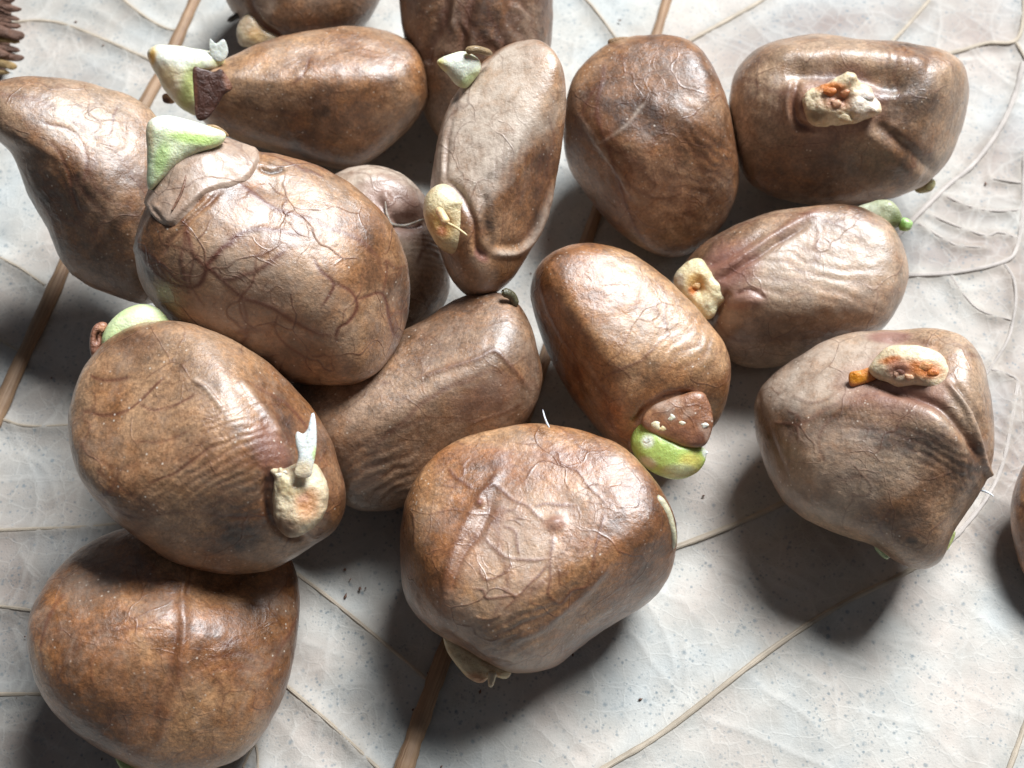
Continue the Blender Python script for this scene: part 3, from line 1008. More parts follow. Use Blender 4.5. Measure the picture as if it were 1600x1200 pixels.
strand(b, 'fibre', [(612, 352), (604, 334), (602, 315)], .018, .010, (0.5, 0.42, 0.36), lift=.02)

# 6 slender upright seed
b = seed('slender', 'slender upright seed with a round cream root bulb low on its left side',
         [(672, 318), (676, 265), (684, 220), (697, 175), (722, 130), (757, 92), (795, 66), (832, 59), (862, 76), (880, 112), (886, 165), (879, 235), (866, 300), (850, 350), (824, 400), (796, 440), (765, 461), (735, 463), (710, 442), (692, 402), (680, 360)],
         M_SEED, root_px=(700, 340), sid=6, cuts=[(-.28,.42,.86,.55),(.65,-.15,.75,.56)], veins=5, vein_s=.7, support=1.1, depth=1.0, e2=.75, skew=(0.06, 0.0), noise_amp=.02,
         feats=[('g', [(698, 284), (722, 308), (738, 345), (744, 385), (760, 402)], 6, .06, .5), ('r', [(868, 292), (858, 325), (838, 365), (812, 392), (788, 397), (766, 392)], 6, .045, .8, 2),
                ('g', [(862, 285), (846, 330), (826, 368), (800, 384), (775, 382)], 8, .03), ('g', [(756, 305), (758, 340), (764, 378)], 7, .05, .6, 1), ('s', 762, 345, 14, 45, 0, .75),
                ('s', 785, 240, 62, 20, -42, .8), ('s', 765, 270, 20, 14, 0, .8), ('g', [(720, 140), (702, 200), (695, 280)], 4, .03, .3), ('r', [(712, 160), (697, 215), (690, 282)], 4, .025, .5, 2),
                ('p', 765, 175, 80, 150, 25, 1.0), ('p', 740, 430, 35, 30, 0, .25), ('k', 752, 400, 14, 8, 40, .9), ('w', 840, 260, 40, 90, 100, 12, .004), ('v', [(858, 180), (866, 220), (858, 260), (862, 300)], 3, .015, .4)])  # large pale patch paints the glare on the lit left facet
part(b, 'root', [(662, 335), (664, 308), (680, 290), (700, 288), (720, 303), (735, 328), (741, 362), (733, 388), (712, 398), (690, 390), (672, 366)],
     [(688, 350, 22, 18, 50, (0.66, 0.40, 0.14)), (688, 362, 9, 8, 0, RUST), (705, 300, 26, 14, 20, PALEC)], (0.72, 0.60, 0.36), lift=-.12, depth=.8, N=44, rough=.03,
     dents=[(690, 352, 14, 14, 0, -.05), (712, 318, 10, 6, 0, .03)])
strand(b, 'root_fibre', [(684, 326), (692, 338), (698, 350)], .04, .045, (0.80, 0.58, 0.32), lift=.34)
strand(b, 'root_fibre', [(698, 348), (714, 356), (730, 368)], .014, .010, (0.78, 0.58, 0.34), lift=.33)
part(b, 'sprout', [(683, 95), (700, 86), (725, 80), (748, 92), (752, 108), (744, 122), (728, 138), (712, 132), (700, 118), (688, 106)],
     [(692, 102, 11, 10, 0, YELLOW), (735, 125, 20, 8, -40, PGREEN), (720, 98, 24, 14, 0, WHITE)], (0.78, 0.80, 0.60), t=b.t - .1, depth=.6, N=30)
strand(b, 'coat_flap', [(728, 80), (745, 77), (768, 84)], .04, .035, (0.30, 0.20, 0.10), ts=[b.t - .2, b.t - .2, b.t - .1], mat=M_SKIN)

# 7 right of it
b = seed('upper_mid', 'egg-shaped seed with a pale V-shaped crease, just right of the slender upright seed',
         [(880, 215), (885, 165), (900, 120), (930, 85), (965, 63), (1010, 54), (1055, 57), (1092, 76), (1118, 115), (1138, 165), (1150, 225), (1154, 285), (1138, 340), (1108, 380), (1070, 402), (1025, 398), (975, 370), (935, 330), (900, 285), (884, 250)],
         M_SEED, root_px=(960, 70), crackle=.5, sid=7, cuts=[(-.1,.5,.86,.72),(.35,-.45,.83,.70),(-.6,-.4,.7,.76)], veins=6, vein_s=.8, support=0.0, depth=0.95, e2=.82, skew=(-0.03, 0.06), noise_amp=.02,
         feats=[('r', [(905, 178), (920, 205), (938, 232), (965, 270), (1000, 320)], 4, .015, .5, 2), ('r', [(932, 228), (965, 205), (990, 178), (1010, 160)], 3, .01, .4, 2), ('b', 1050, 210, 70, 50, 20, -.05),
                ('r', [(1000, 160), (1060, 180), (1110, 240), (1120, 320)], 18, .03), ('w', 1090, 270, 60, 90, 25, 20, .008), ('k', 1020, 300, 60, 60, 0, .2)])
part(b, 'coat_flap', [(951, 62), (970, 58), (992, 60), (986, 70), (965, 74), (952, 72)], [], (0.30, 0.18, 0.09), t=b.t - .1, depth=.35, mat=M_SKIN, N=14)
part(b, 'sprout', [(948, 74), (958, 70), (964, 78), (954, 82)], [], GREEN, t=b.t + .1, depth=.7, N=10)

# 8 upper right
b = seed('upper_right', 'dark block-shaped seed at the upper right with a broken cream and orange root',
         [(1143, 190), (1144, 145), (1158, 105), (1195, 74), (1250, 58), (1300, 56), (1350, 64), (1420, 68), (1475, 78), (1508, 102), (1519, 148), (1508, 205), (1482, 258), (1435, 292), (1375, 313), (1300, 320), (1225, 312), (1175, 288), (1153, 245)],
         M_SEED_G, root_px=(1300, 150), sid=8, cuts=[(0,-.45,.9,.66),(.1,.62,.78,.74),(.8,-.2,.55,.9)], veins=5, vein_s=.6, support=0.15, depth=0.95, e2=.72, e1=.88, skew=(0, 0.0), noise_amp=.02,
         feats=[('k', 1305, 165, 80, 60, 0, .45), ('r', [(1200, 100), (1290, 88), (1380, 92), (1450, 105)], 20, .12), ('g', [(1225, 118), (1300, 112), (1370, 122), (1420, 130)], 14, .12, .3, 1), ('s', 1410, 150, 55, 40, 20, .8), ('s', 1300, 115, 80, 10, 0, .6),
                ('b', 1400, 170, 45, 45, 0, -.12), ('g', [(1246, 125), (1240, 155), (1244, 190), (1268, 202)], 6, .07, .7), ('r', [(1236, 130), (1230, 160), (1236, 195)], 5, .03), ('r', [(1345, 200), (1395, 245), (1440, 280)], 14, .05),
                ('g', [(1365, 195), (1420, 235), (1462, 268)], 9, .05, .3, 1), ('w', 1210, 150, 50, 60, 100, 10, .008), ('w', 1400, 100, 80, 20, 90, 12, .010), ('s', 1330, 240, 90, 50, 0, .35), ('r', [(1238, 203), (1260, 204), (1275, 208)], 4, .03)])
part(b, 'root', [(1252, 158), (1260, 142), (1285, 133), (1305, 122), (1325, 111), (1340, 124), (1358, 136), (1366, 152), (1374, 165), (1368, 180), (1340, 190), (1310, 196), (1280, 200), (1262, 188)],
     [(1300, 137, 24, 8, 5, ORANGE), (1308, 158, 26, 14, 0, (0.48, 0.24, 0.14)), (1276, 180, 14, 10, 0, (0.34, 0.26, 0.16)), (1350, 160, 18, 22, 0, (0.78, 0.68, 0.56))], (0.80, 0.66, 0.44), lift=.02, depth=.55, N=52, rough=.13, rscale=7,
     dents=[(1305, 152, 26, 10, 0, -.05), (1330, 122, 10, 8, 0, .05), (1366, 172, 8, 6, 0, .06)], smooth=.5)
torn_bits(b, [(1298, 142, 12, ORANGE), (1318, 144, 10, (0.60, 0.24, 0.10)), (1305, 162, 11, (0.62, 0.36, 0.22)), (1340, 172, 12, (0.82, 0.72, 0.54)), (1352, 152, 12, (0.82, 0.74, 0.66)), (1330, 130, 9, (0.84, 0.78, 0.66)), (1322, 184, 12, (0.76, 0.60, 0.38))], .17)
part(b, 'root_stub', [(1428, 292), (1450, 278), (1462, 284), (1456, 298), (1436, 302)], [], (0.50, 0.46, 0.24), t=b.t + .2, depth=.5, N=14)

# 9 middle right
b = seed('mid_right', 'dusty pinkish seed with a cream root at its left end, below the block-shaped seed',
         [(1060, 438), (1078, 402), (1110, 375), (1160, 350), (1215, 334), (1280, 325), (1335, 325), (1380, 345), (1405, 378), (1416, 425), (1404, 475), (1378, 515), (1325, 540), (1265, 562), (1205, 580), (1155, 576), (1122, 550), (1102, 508), (1080, 475)],
         M_SEED_G, root_px=(1100, 450), sid=9, cuts=[(.1,.42,.9,.64),(0,-.7,.7,.7)], veins=5, vein_s=.6, support=0.0, depth=0.85, e2=.85, noise_amp=.04,
         feats=[('p', 1290, 440, 140, 90, 0, .3), ('r', [(1116, 428), (1150, 408), (1195, 378), (1250, 345), (1290, 332)], 6, .04, .5, 3), ('g', [(1122, 438), (1160, 415), (1205, 388), (1260, 352)], 5, .04, .5), ('g', [(1105, 415), (1150, 393), (1195, 362)], 5, .03, .3),
                ('k', 1135, 420, 50, 40, -30, .75), ('k', 1160, 465, 40, 20, 0, .7), ('b', 1172, 468, 26, 12, 0, .05), ('g', [(1150, 460), (1170, 452), (1195, 465)], 3, .03, .6), ('p', 1150, 510, 40, 32, 0, .3),
                ('b', 1150, 515, 40, 30, 0, .05), ('p', 1245, 378, 22, 12, -20, .8), ('p', 1228, 392, 16, 7, -20, .7), ('s', 1200, 520, 40, 18, 0, .5), ('w', 1270, 430, 100, 60, 10, 20, .012), ('s', 1320, 400, 60, 40, 0, .2),
                ('g', [(1108, 500), (1125, 480), (1140, 455)], 6, .06, .4)])
part(b, 'root', [(1053, 445), (1056, 425), (1075, 408), (1096, 405), (1108, 418), (1118, 432), (1136, 448), (1135, 468), (1122, 480), (1115, 496), (1100, 498), (1082, 478), (1065, 462)],
     [(1088, 440, 14, 14, 40, (0.70, 0.44, 0.16)), (1080, 456, 7, 8, 0, ORANGE), (1110, 478, 12, 8, 0, (0.66, 0.60, 0.40)), (1060, 440, 8, 16, 0, (0.42, 0.36, 0.27))], (0.74, 0.64, 0.40), lift=.02, depth=.6, N=40, rough=.08, rscale=7,
     dents=[(1090, 450, 14, 18, 30, -.10)], smooth=.6)
torn_bits(b, [(1078, 456, 7, ORANGE), (1088, 446, 8, (0.66, 0.40, 0.18)), (1100, 486, 8, (0.72, 0.66, 0.44)), (1092, 420, 9, (0.76, 0.64, 0.42))], .14)
part(b, 'sprout', [(1330, 330), (1352, 318), (1385, 312), (1400, 322), (1410, 345), (1395, 358), (1368, 356), (1345, 344)],
     [(1355, 330, 18, 12, 0, (0.50, 0.52, 0.38)), (1400, 345, 10, 14, 0, (0.12, 0.14, 0.05))], (0.40, 0.42, 0.26), t=b.t + .1, depth=.6, N=24, rough=.1)
part(b, 'shoot_tip', [(1404, 344), (1414, 340), (1426, 348), (1420, 360), (1406, 359)], [(1410, 352, 5, 10, 0, (0.16, 0.3, 0.05))], (0.36, 0.55, 0.20), t=b.t + .1, depth=.8, N=14)

# 10 right, lit, with orange root
b = seed('right', 'large wrinkled seed at the right, its cream root bearing a bright orange tongue',
         [(1172, 648), (1180, 615), (1205, 585), (1240, 558), (1290, 530), (1345, 515), (1400, 514), (1455, 514), (1500, 528), (1528, 560), (1541, 605), (1546, 650), (1548, 700), (1536, 750), (1512, 795), (1486, 835), (1470, 872), (1440, 886), (1400, 872), (1370, 850), (1300, 828), (1245, 802), (1205, 758), (1182, 705)],
         M_SEED_G, root_px=(1420, 580), sid=10, cuts=[(-.22,.52,.84,.62),(0,-.28,.95,.74),(-.8,-.1,.6,.86)], veins=7, vein_s=.9, support=0.15, depth=0.92, e2=.82, skew=(0.02, 0.05), noise_amp=.03,
         feats=[('g', [(1375, 606), (1425, 618), (1470, 640), (1500, 672), (1528, 718)], 8, .10, .5), ('r', [(1482, 596), (1505, 630), (1522, 675), (1534, 725), (1546, 745)], 5, .07, .25, 2), ('g', [(1492, 598), (1520, 640), (1536, 690)], 7, .05, .4, 1),
                ('r', [(1290, 640), (1360, 625), (1430, 645), (1490, 690), (1515, 740)], 24, .06), ('s', 1420, 690, 95, 26, 12, .8), ('s', 1500, 735, 26, 50, -20, .6), ('w', 1430, 690, 110, 45, 20, 12, .013), ('w', 1500, 740, 30, 60, 70, 11, .005),
                ('k', 1390, 525, 40, 10, 0, .9), ('k', 1400, 600, 90, 50, 0, .6), ('g', [(1385, 530), (1430, 532), (1470, 545)], 5, .03, .3, 3), ('v', [(1240, 615), (1262, 628), (1290, 625), (1305, 615)], 3, .02, .35),
                ('v', [(1228, 640), (1246, 652), (1250, 668)], 3, .02, .5), ('v', [(1205, 660), (1240, 665), (1245, 690)], 3, .02, .5), ('p', 1300, 580, 120, 50, -25, .75), ('p', 1300, 740, 120, 70, 0, .35), ('v', [(1395, 790), (1375, 820), (1390, 845)], 3, -.01, .6), ('s', 1425, 842, 10, 6, 0, .8),  # pale patch at the upper left paints in the white sheen
                ('g', [(1180, 600), (1195, 660), (1230, 740)], 5, .02, .3)])
part(b, 'root', [(1358, 578), (1366, 560), (1380, 546), (1402, 540), (1440, 541), (1470, 555), (1484, 582), (1480, 604), (1462, 613), (1436, 604), (1418, 603), (1400, 605), (1384, 597), (1368, 590)],
     [(1392, 563, 16, 6, -10, ORANGE), (1440, 576, 32, 14, 10, ORANGE), (1404, 578, 18, 14, 0, (0.62, 0.30, 0.20)), (1410, 592, 10, 6, 0, (0.60, 0.48, 0.34)), (1450, 555, 30, 9, 10, PALEC)], (0.82, 0.70, 0.48), lift=.02, depth=.62, N=50, rough=.08, rscale=6,
     dents=[(1405, 582, 16, 8, 0, -.03)], smooth=.6)
torn_bits(b, [(1384, 570, 13, ORANGE), (1398, 562, 11, (0.70, 0.34, 0.22)), (1410, 578, 12, (0.66, 0.34, 0.26)), (1424, 570, 9, ORANGE), (1444, 574, 14, (0.66, 0.30, 0.12)), (1420, 589, 9, (0.66, 0.42, 0.26)), (1400, 584, 8, (0.64, 0.36, 0.24)), (1456, 584, 10, ORANGE)], .16)
part(b, 'root_tongue', [(1327, 583), (1345, 578), (1366, 572), (1374, 582), (1366, 594), (1345, 601), (1329, 603)], [(1340, 590, 16, 9, 0, (0.80, 0.32, 0.02))], (0.66, 0.25, 0.07), lift=.06, depth=.4, N=20, label='bright orange tongue of torn root')
part(b, 'sprout', [(1366, 852), (1378, 850), (1392, 862), (1386, 874), (1372, 864)], [], (0.36, 0.46, 0.26), t=b.t + .1, depth=.8, N=14)
part(b, 'sprout_edge', [(1474, 846), (1490, 828), (1492, 838), (1478, 862), (1462, 874), (1456, 868)], [], (0.60, 0.66, 0.26), t=b.t + .15, depth=.4, N=16)

# 11 centre right, green shoot at its lower end
b = seed('centre_right', 'shiny orange-brown oval seed with a green and yellow shoot at its lower end',
         [(828, 465), (835, 428), (858, 400), (895, 385), (935, 383), (980, 396), (1025, 424), (1068, 462), (1108, 508), (1133, 550), (1138, 595), (1130, 640), (1108, 675), (1070, 695), (1030, 706), (990, 708), (950, 690), (915, 655), (880, 610), (855, 560), (838, 515)],
         M_SEED_R, root_px=(1060, 660), sid=11, cuts=[(.25,.35,.9,.66),(-.75,-.4,.55,.66),(.3,-.55,.8,.8)], veins=7, vein_s=.8, support=0.1, depth=0.95, e2=.8, skew=(0.04, 0.05), noise_amp=.02,
         feats=[('r', [(848, 440), (858, 478), (878, 520), (905, 562), (932, 600), (965, 632)], 5, .025, .4), ('v', [(932, 598), (965, 580), (1000, 566), (1015, 545)], 3, .015, .6), ('v', [(1005, 560), (1025, 540), (1048, 520)], 3, .012, .5),
                ('b', 975, 590, 50, 26, 0, -.04), ('s', 985, 585, 50, 24, 0, .35), ('v', [(1040, 470), (1038, 500), (1045, 525), (1060, 520)], 2.6, .012, .5), ('g', [(990, 665), (1010, 640), (1048, 618), (1085, 615)], 6, .05, .5), ('w', 1090, 560, 40, 60, 120, 22, .01)])
part(b, 'sprout', [(984, 690), (990, 668), (1002, 655), (1030, 668), (1070, 690), (1100, 700), (1104, 715), (1096, 732), (1078, 745), (1050, 749), (1018, 736), (994, 716)],
     [(1080, 722, 18, 14, 0, YELLOW), (1075, 738, 22, 6, -10, (0.62, 0.46, 0.10)), (1060, 735, 25, 10, 0, (0.60, 0.62, 0.34)), (1012, 722, 14, 7, 20, (0.62, 0.58, 0.40)), (1102, 708, 4, 8, -20, WHITE), (1012, 690, 9, 9, 0, WHITE)], (0.44, 0.58, 0.15), t=b.t - .35, depth=.7, N=44, rough=.06, rscale=4)
part(b, 'coat_flap', [(1002, 662), (1012, 640), (1030, 628), (1060, 620), (1095, 612), (1110, 628), (1116, 655), (1112, 680), (1098, 698), (1070, 697), (1040, 686), (1016, 676)],
     [(1028, 664, 12, 9, 20, (0.66, 0.56, 0.36)), (1050, 655, 9, 9, 0, (0.62, 0.55, 0.42)), (1082, 690, 30, 7, 0, (0.20, 0.12, 0.07))], (0.33, 0.17, 0.085), lift=.16, depth=.34, mat=M_SEED_R, N=44, rough=.10, rscale=3.2, e2=.7, label='torn tip of seed coat')
for (x_, y_, r_, c_) in ((1026, 664, 8, (0.72, 0.64, 0.44)), (1033, 670, 5, (0.70, 0.56, 0.30)), (1050, 653, 6, (0.74, 0.70, 0.56)), (1066, 661, 4, (0.66, 0.58, 0.44)), (1100, 664, 5, (0.76, 0.74, 0.66)), (1011, 689, 6, (0.80, 0.82, 0.70)), (1100, 707, 5, (0.82, 0.82, 0.74))):
    rs_ = random.Random(int(x_)); n_ = 7
    ol_ = [(x_ + r_ * rs_.uniform(.5, 1.5) * math.cos(-2 * math.pi * k / n_), y_ + .8 * r_ * rs_.uniform(.5, 1.5) * math.sin(-2 * math.pi * k / n_)) for k in range(n_)]
    part(b, 'flesh_crumb', ol_, [], c_, t=hit_t(b, x_, y_) - (.40 if y_ < 680 else .44), depth=.45, N=12, rough=.3, rscale=9, smooth=.5, seedn=int(x_))

# 12 middle
b = seed('middle', 'smooth dark seed in shade between the big crackled seed and the bottom centre seed',
         [(480, 700), (445, 650), (435, 600), (520, 560), (650, 508), (700, 475), (750, 458), (795, 466), (825, 505), (842, 560), (844, 610), (820, 660), (770, 698), (715, 725), (680, 755), (640, 790), (590, 800), (545, 792), (520, 750)],
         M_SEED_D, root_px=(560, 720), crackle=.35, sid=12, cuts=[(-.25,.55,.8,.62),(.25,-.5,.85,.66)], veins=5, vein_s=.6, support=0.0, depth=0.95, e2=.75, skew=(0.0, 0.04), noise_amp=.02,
         feats=[('r', [(650, 592), (700, 575), (745, 560), (772, 548), (800, 575), (832, 612)], 4, .02, .5), ('v', [(735, 660), (780, 648), (820, 630)], 3, .015, .4), ('k', 760, 620, 60, 25, -25, .25), ('w', 590, 740, 70, 60, 150, 18, .01)])
strand(b, 'fibre', [(785, 456), (800, 462), (806, 478)], .05, .04, (0.10, 0.09, 0.05), ts=[b.t - .4, b.t - .35, b.t - .3])

# 13 bottom centre, main one
ORG = .75
b = seed('bottom_centre', 'big seed at the bottom centre with raised reddish veins on its flat top',
         [(618, 872), (620, 822), (638, 774), (672, 726), (720, 690), (788, 671), (855, 667), (915, 678), (965, 698), (1008, 735), (1040, 785), (1055, 835), (1054, 880), (1036, 925), (1000, 955), (950, 985), (905, 1018), (865, 1046), (815, 1055), (765, 1042), (715, 1010), (678, 988), (638, 954), (621, 917)],
         M_SEED_R, root_px=(740, 1010), crackle=.6, sid=13, cuts=[(-.05,.40,.9,.58),(.5,-.62,.6,.74),(-.85,-.1,.5,.95)], veins=6, vein_s=.55, support=0.0, depth=0.85, e2=.58, e1=.95, skew=(-0.05, 0.10), noise_amp=.015, N=120,
         feats=[('v', [(700, 728), (715, 748), (740, 765)], 3.2, .02, ORG), ('v', [(750, 775), (770, 758), (785, 768), (800, 780), (820, 788), (838, 803), (850, 815)], 3.2, .025, ORG),
                ('v', [(835, 792), (855, 787), (875, 790), (895, 790)], 2.8, .02, ORG), ('v', [(864, 830), (862, 850), (859, 880), (860, 905), (858, 928), (875, 943), (893, 925), (915, 915), (925, 895)], 2.8, .022, ORG),
                ('v', [(945, 800), (938, 835), (930, 860), (925, 895)], 2.8, .022, ORG), ('v', [(870, 722), (900, 735), (920, 760), (945, 785)], 2.8, .02, ORG * .8), ('v', [(757, 840), (765, 850), (785, 868), (800, 873), (830, 875), (858, 873)], 2.8, .03, ORG),
                ('v', [(785, 822), (805, 830), (808, 855), (812, 868)], 2.8, .028, ORG), ('v', [(748, 882), (757, 905), (778, 902), (795, 890), (800, 875)], 2.8, .025, ORG), ('v', [(735, 920), (755, 922), (762, 935), (790, 932), (810, 930), (825, 915), (845, 895), (857, 880)], 2.8, .028, ORG),
                ('v', [(782, 918), (795, 925), (805, 935), (785, 955)], 2.8, .022, ORG), ('v', [(740, 965), (765, 968), (785, 960)], 2.6, .02, .5), ('r', [(950, 880), (925, 912), (880, 955), (850, 980), (800, 1000)], 8, .035, .3),
                ('r', [(790, 728), (745, 785), (712, 850), (692, 930), (690, 985)], 8, .02, .35), ('g', [(772, 778), (748, 832), (722, 872), (700, 930)], 6, .03, .4), ('b', 868, 818, 14, 10, -10, .04), ('k', 868, 818, 18, 12, -10, .6),
                ('s', 800, 985, 75, 32, -28, .55), ('s', 905, 915, 70, 14, -42, .35), ('w', 800, 985, 80, 35, -25, 13, .007), ('p', 800, 850, 90, 90, 0, .35), ('p', 700, 960, 50, 40, 40, .2), ('k', 860, 730, 110, 40, 10, .25), ('p', 830, 1035, 60, 18, -10, .3),
                ('v', [(645, 800), (650, 830), (648, 860)], 3, .02, .4), ('k', 750, 786, 5, 5, 0, 1.0), ('b', 750, 786, 5, 5, 0, .03), ('g', [(690, 985), (715, 1005), (760, 1035), (800, 1042)], 5, .04, .3),
                ('s', 780, 760, 90, 60, 0, .0), ('k', 790, 850, 100, 90, 0, .12)])
part(b, 'root', [(692, 985), (708, 990), (735, 1010), (775, 1035), (798, 1048), (790, 1060), (770, 1058), (752, 1068), (735, 1062), (715, 1042), (698, 1015)],
     [(745, 1060, 16, 9, 20, (0.52, 0.26, 0.12)), (770, 1055, 10, 6, 0, (0.60, 0.36, 0.18))], (0.68, 0.54, 0.32), t=b.t + .05, depth=.5, N=36, rough=.07, smooth=.6, rscale=6)
strand(b, 'root_tip', [(770, 1050), (768, 1062), (766, 1074)], .05, .02, (0.62, 0.52, 0.36), ts=[b.t, b.t - .02, b.t - .02])
strand(b, 'seed_crack', [(1026, 775), (1042, 800), (1050, 830), (1052, 855)], .045, .035, (0.60, 0.55, 0.38), lift=-.02)

# 14 lower left
b = seed('lower_left', 'wrinkled seed lying on the bottom left seed, its cream root ending in a clear wisp',
         [(104, 675), (108, 630), (122, 585), (145, 548), (175, 520), (215, 505), (264, 503), (314, 512), (366, 532), (416, 562), (458, 600), (494, 642), (520, 692), (534, 740), (538, 785), (522, 828), (478, 862), (430, 890), (370, 902), (310, 892), (255, 868), (205, 832), (155, 785), (120, 735)],
         M_SEED, root_px=(460, 770), sid=14, cuts=[(-.45,.3,.85,.66),(.6,.55,.6,.80),(0,-.6,.8,.72)], veins=9, vein_s=1.0, support=1.0, depth=0.85, e2=.82, skew=(0.0, 0.03), noise_amp=.02, N=110,
         feats=[('v', [(140, 585), (165, 593), (205, 590)], 2.6, -.012, .9), ('v', [(125, 640), (160, 650), (190, 645), (215, 628), (240, 605), (258, 588)], 2.6, -.014, .9), ('v', [(215, 628), (240, 640), (275, 632), (305, 615)], 2.6, -.012, .9),
                ('v', [(230, 755), (260, 745), (300, 720), (340, 690)], 2.6, -.012, .7), ('v', [(210, 690), (250, 690), (300, 670)], 2.4, -.01, .6), ('s', 372, 838, 40, 24, -10, 1.0), ('s', 350, 800, 36, 30, 0, .5), ('s', 340, 860, 20, 12, 0, .6),
                ('w', 345, 730, 105, 110, -28, 13, .010), ('w', 330, 630, 60, 60, -25, 10, .008), ('r', [(300, 590), (325, 610), (345, 638)], 4, .02, .5, 2), ('r', [(372, 592), (405, 632), (440, 682)], 7, .04, .2, 2), ('k', 425, 715, 26, 50, -20, .55),
                ('g', [(422, 735), (416, 780), (428, 818), (452, 838), (478, 842)], 6, .08, .6), ('s', 245, 545, 90, 26, 10, .35), ('s', 300, 575, 60, 60, 40, .25), ('p', 250, 840, 80, 40, 30, .12)])
part(b, 'sprout', [(158, 535), (168, 508), (190, 486), (220, 475), (248, 482), (268, 508), (262, 530), (230, 530), (195, 540), (170, 552)],
     [(215, 495, 40, 12, -20, (0.74, 0.80, 0.50)), (230, 520, 40, 9, 0, (0.5, 0.55, 0.25))], (0.62, 0.72, 0.36), t=b.t + .15, depth=.7, N=32, rough=.02)
part(b, 'coat_curl', [(140, 545), (141, 522), (148, 508), (160, 503), (168, 508), (160, 525), (158, 545), (146, 562)], [(153, 525, 4, 8, 10, (0.05, 0.02, 0.01)), (160, 512, 6, 6, 0, (0.42, 0.18, 0.08))], (0.28, 0.12, 0.07), t=b.t + .2, depth=.6, mat=M_SKIN, N=22, dents=[(153, 526, 5, 9, 10, -.06)])
part(b, 'root', [(428, 742), (434, 733), (452, 730), (478, 724), (498, 730), (510, 752), (513, 780), (505, 805), (488, 825), (462, 838), (440, 830), (427, 805), (424, 770)],
     [(480, 785, 18, 22, 10, (0.62, 0.30, 0.13)), (474, 778, 10, 8, 0, (0.62, 0.33, 0.2)), (455, 760, 20, 14, 0, (0.76, 0.62, 0.36)), (445, 822, 22, 12, 20, (0.34, 0.22, 0.14)), (480, 752, 26, 8, 0, PALEC)], (0.74, 0.60, 0.40), lift=.05, depth=.7, N=50, rough=.10, rscale=7,
     dents=[(478, 782, 14, 20, 10, -.02), (430, 738, 5, 5, 0, .05), (440, 738, 3, 4, 0, .04)], smooth=.6)
torn_bits(b, [(478, 774, 9, RUST), (490, 786, 8, (0.60, 0.28, 0.14)), (474, 790, 8, (0.66, 0.40, 0.24)), (484, 803, 9, RUST), (466, 782, 6, (0.74, 0.52, 0.34)), (498, 798, 7, (0.66, 0.40, 0.22)), (480, 815, 7, (0.6, 0.36, 0.2)), (436, 742, 6, (0.80, 0.74, 0.60)), (446, 738, 5, (0.80, 0.74, 0.60))], .20)
part(b, 'root_wisp', [(460, 742), (466, 715), (462, 690), (464, 675), (474, 678), (482, 668), (486, 648), (491, 646), (494, 668), (494, 700), (490, 725), (484, 745)],
     [(470, 735, 20, 14, 0, (0.76, 0.62, 0.42)), (493, 708, 5, 10, 0, (0.60, 0.72, 0.36)), (485, 660, 8, 18, 0, (0.78, 0.82, 0.84))], (0.76, 0.78, 0.74), t=hit_t(b, 470, 760) - .30, depth=.28, N=36, rough=.04, smooth=.0, center=(477, 715), label='thin translucent wisp of root skin')

# 15 bottom left
b = seed('bottom_left', 'heart-shaped seed in the bottom left corner with a ridge down its middle',
         [(44, 1005), (50, 955), (72, 910), (105, 868), (140, 842), (185, 822), (240, 815), (300, 818), (360, 820), (420, 835), (455, 870), (466, 925), (463, 990), (450, 1058), (426, 1120), (388, 1172), (335, 1200), (280, 1210), (232, 1206), (185, 1190), (134, 1160), (84, 1115), (54, 1062)],
         M_SEED_R, root_px=(270, 1190), sid=15, cuts=[(-.3,.5,.8,.66),(.35,.4,.85,.7),(0,-.45,.89,.7)], veins=6, vein_s=.8, support=0.0, depth=0.75, e2=.85, skew=(0, 0.03), noise_amp=.02, N=110,
         feats=[('r', [(292, 850), (291, 900), (286, 950), (284, 1000), (276, 1060), (255, 1130), (240, 1170)], 9, .035, .3), ('g', [(282, 960), (270, 1030), (262, 1080), (232, 1140)], 7, .03, .4), ('g', [(296, 850), (296, 900), (290, 930)], 4, .03, .5),
                ('b', 345, 900, 55, 45, 0, -.14), ('b', 215, 905, 60, 32, 20, -.06), ('s', 200, 1090, 70, 60, 20, .3), ('v', [(170, 985), (230, 975), (265, 960)], 3, .012, .5), ('p', 155, 900, 60, 40, -40, .15), ('w', 360, 1040, 90, 60, -15, 30, .008)])
part(b, 'sprout', [(180, 1180), (200, 1184), (225, 1194), (232, 1206), (215, 1214), (190, 1202)], [], (0.34, 0.42, 0.14), t=b.t + .1, depth=.7, N=16)
part(b, 'root', [(238, 1188), (270, 1194), (300, 1192), (310, 1210), (280, 1225), (245, 1215)], [], (0.40, 0.27, 0.17), t=b.t, depth=.6, N=20)

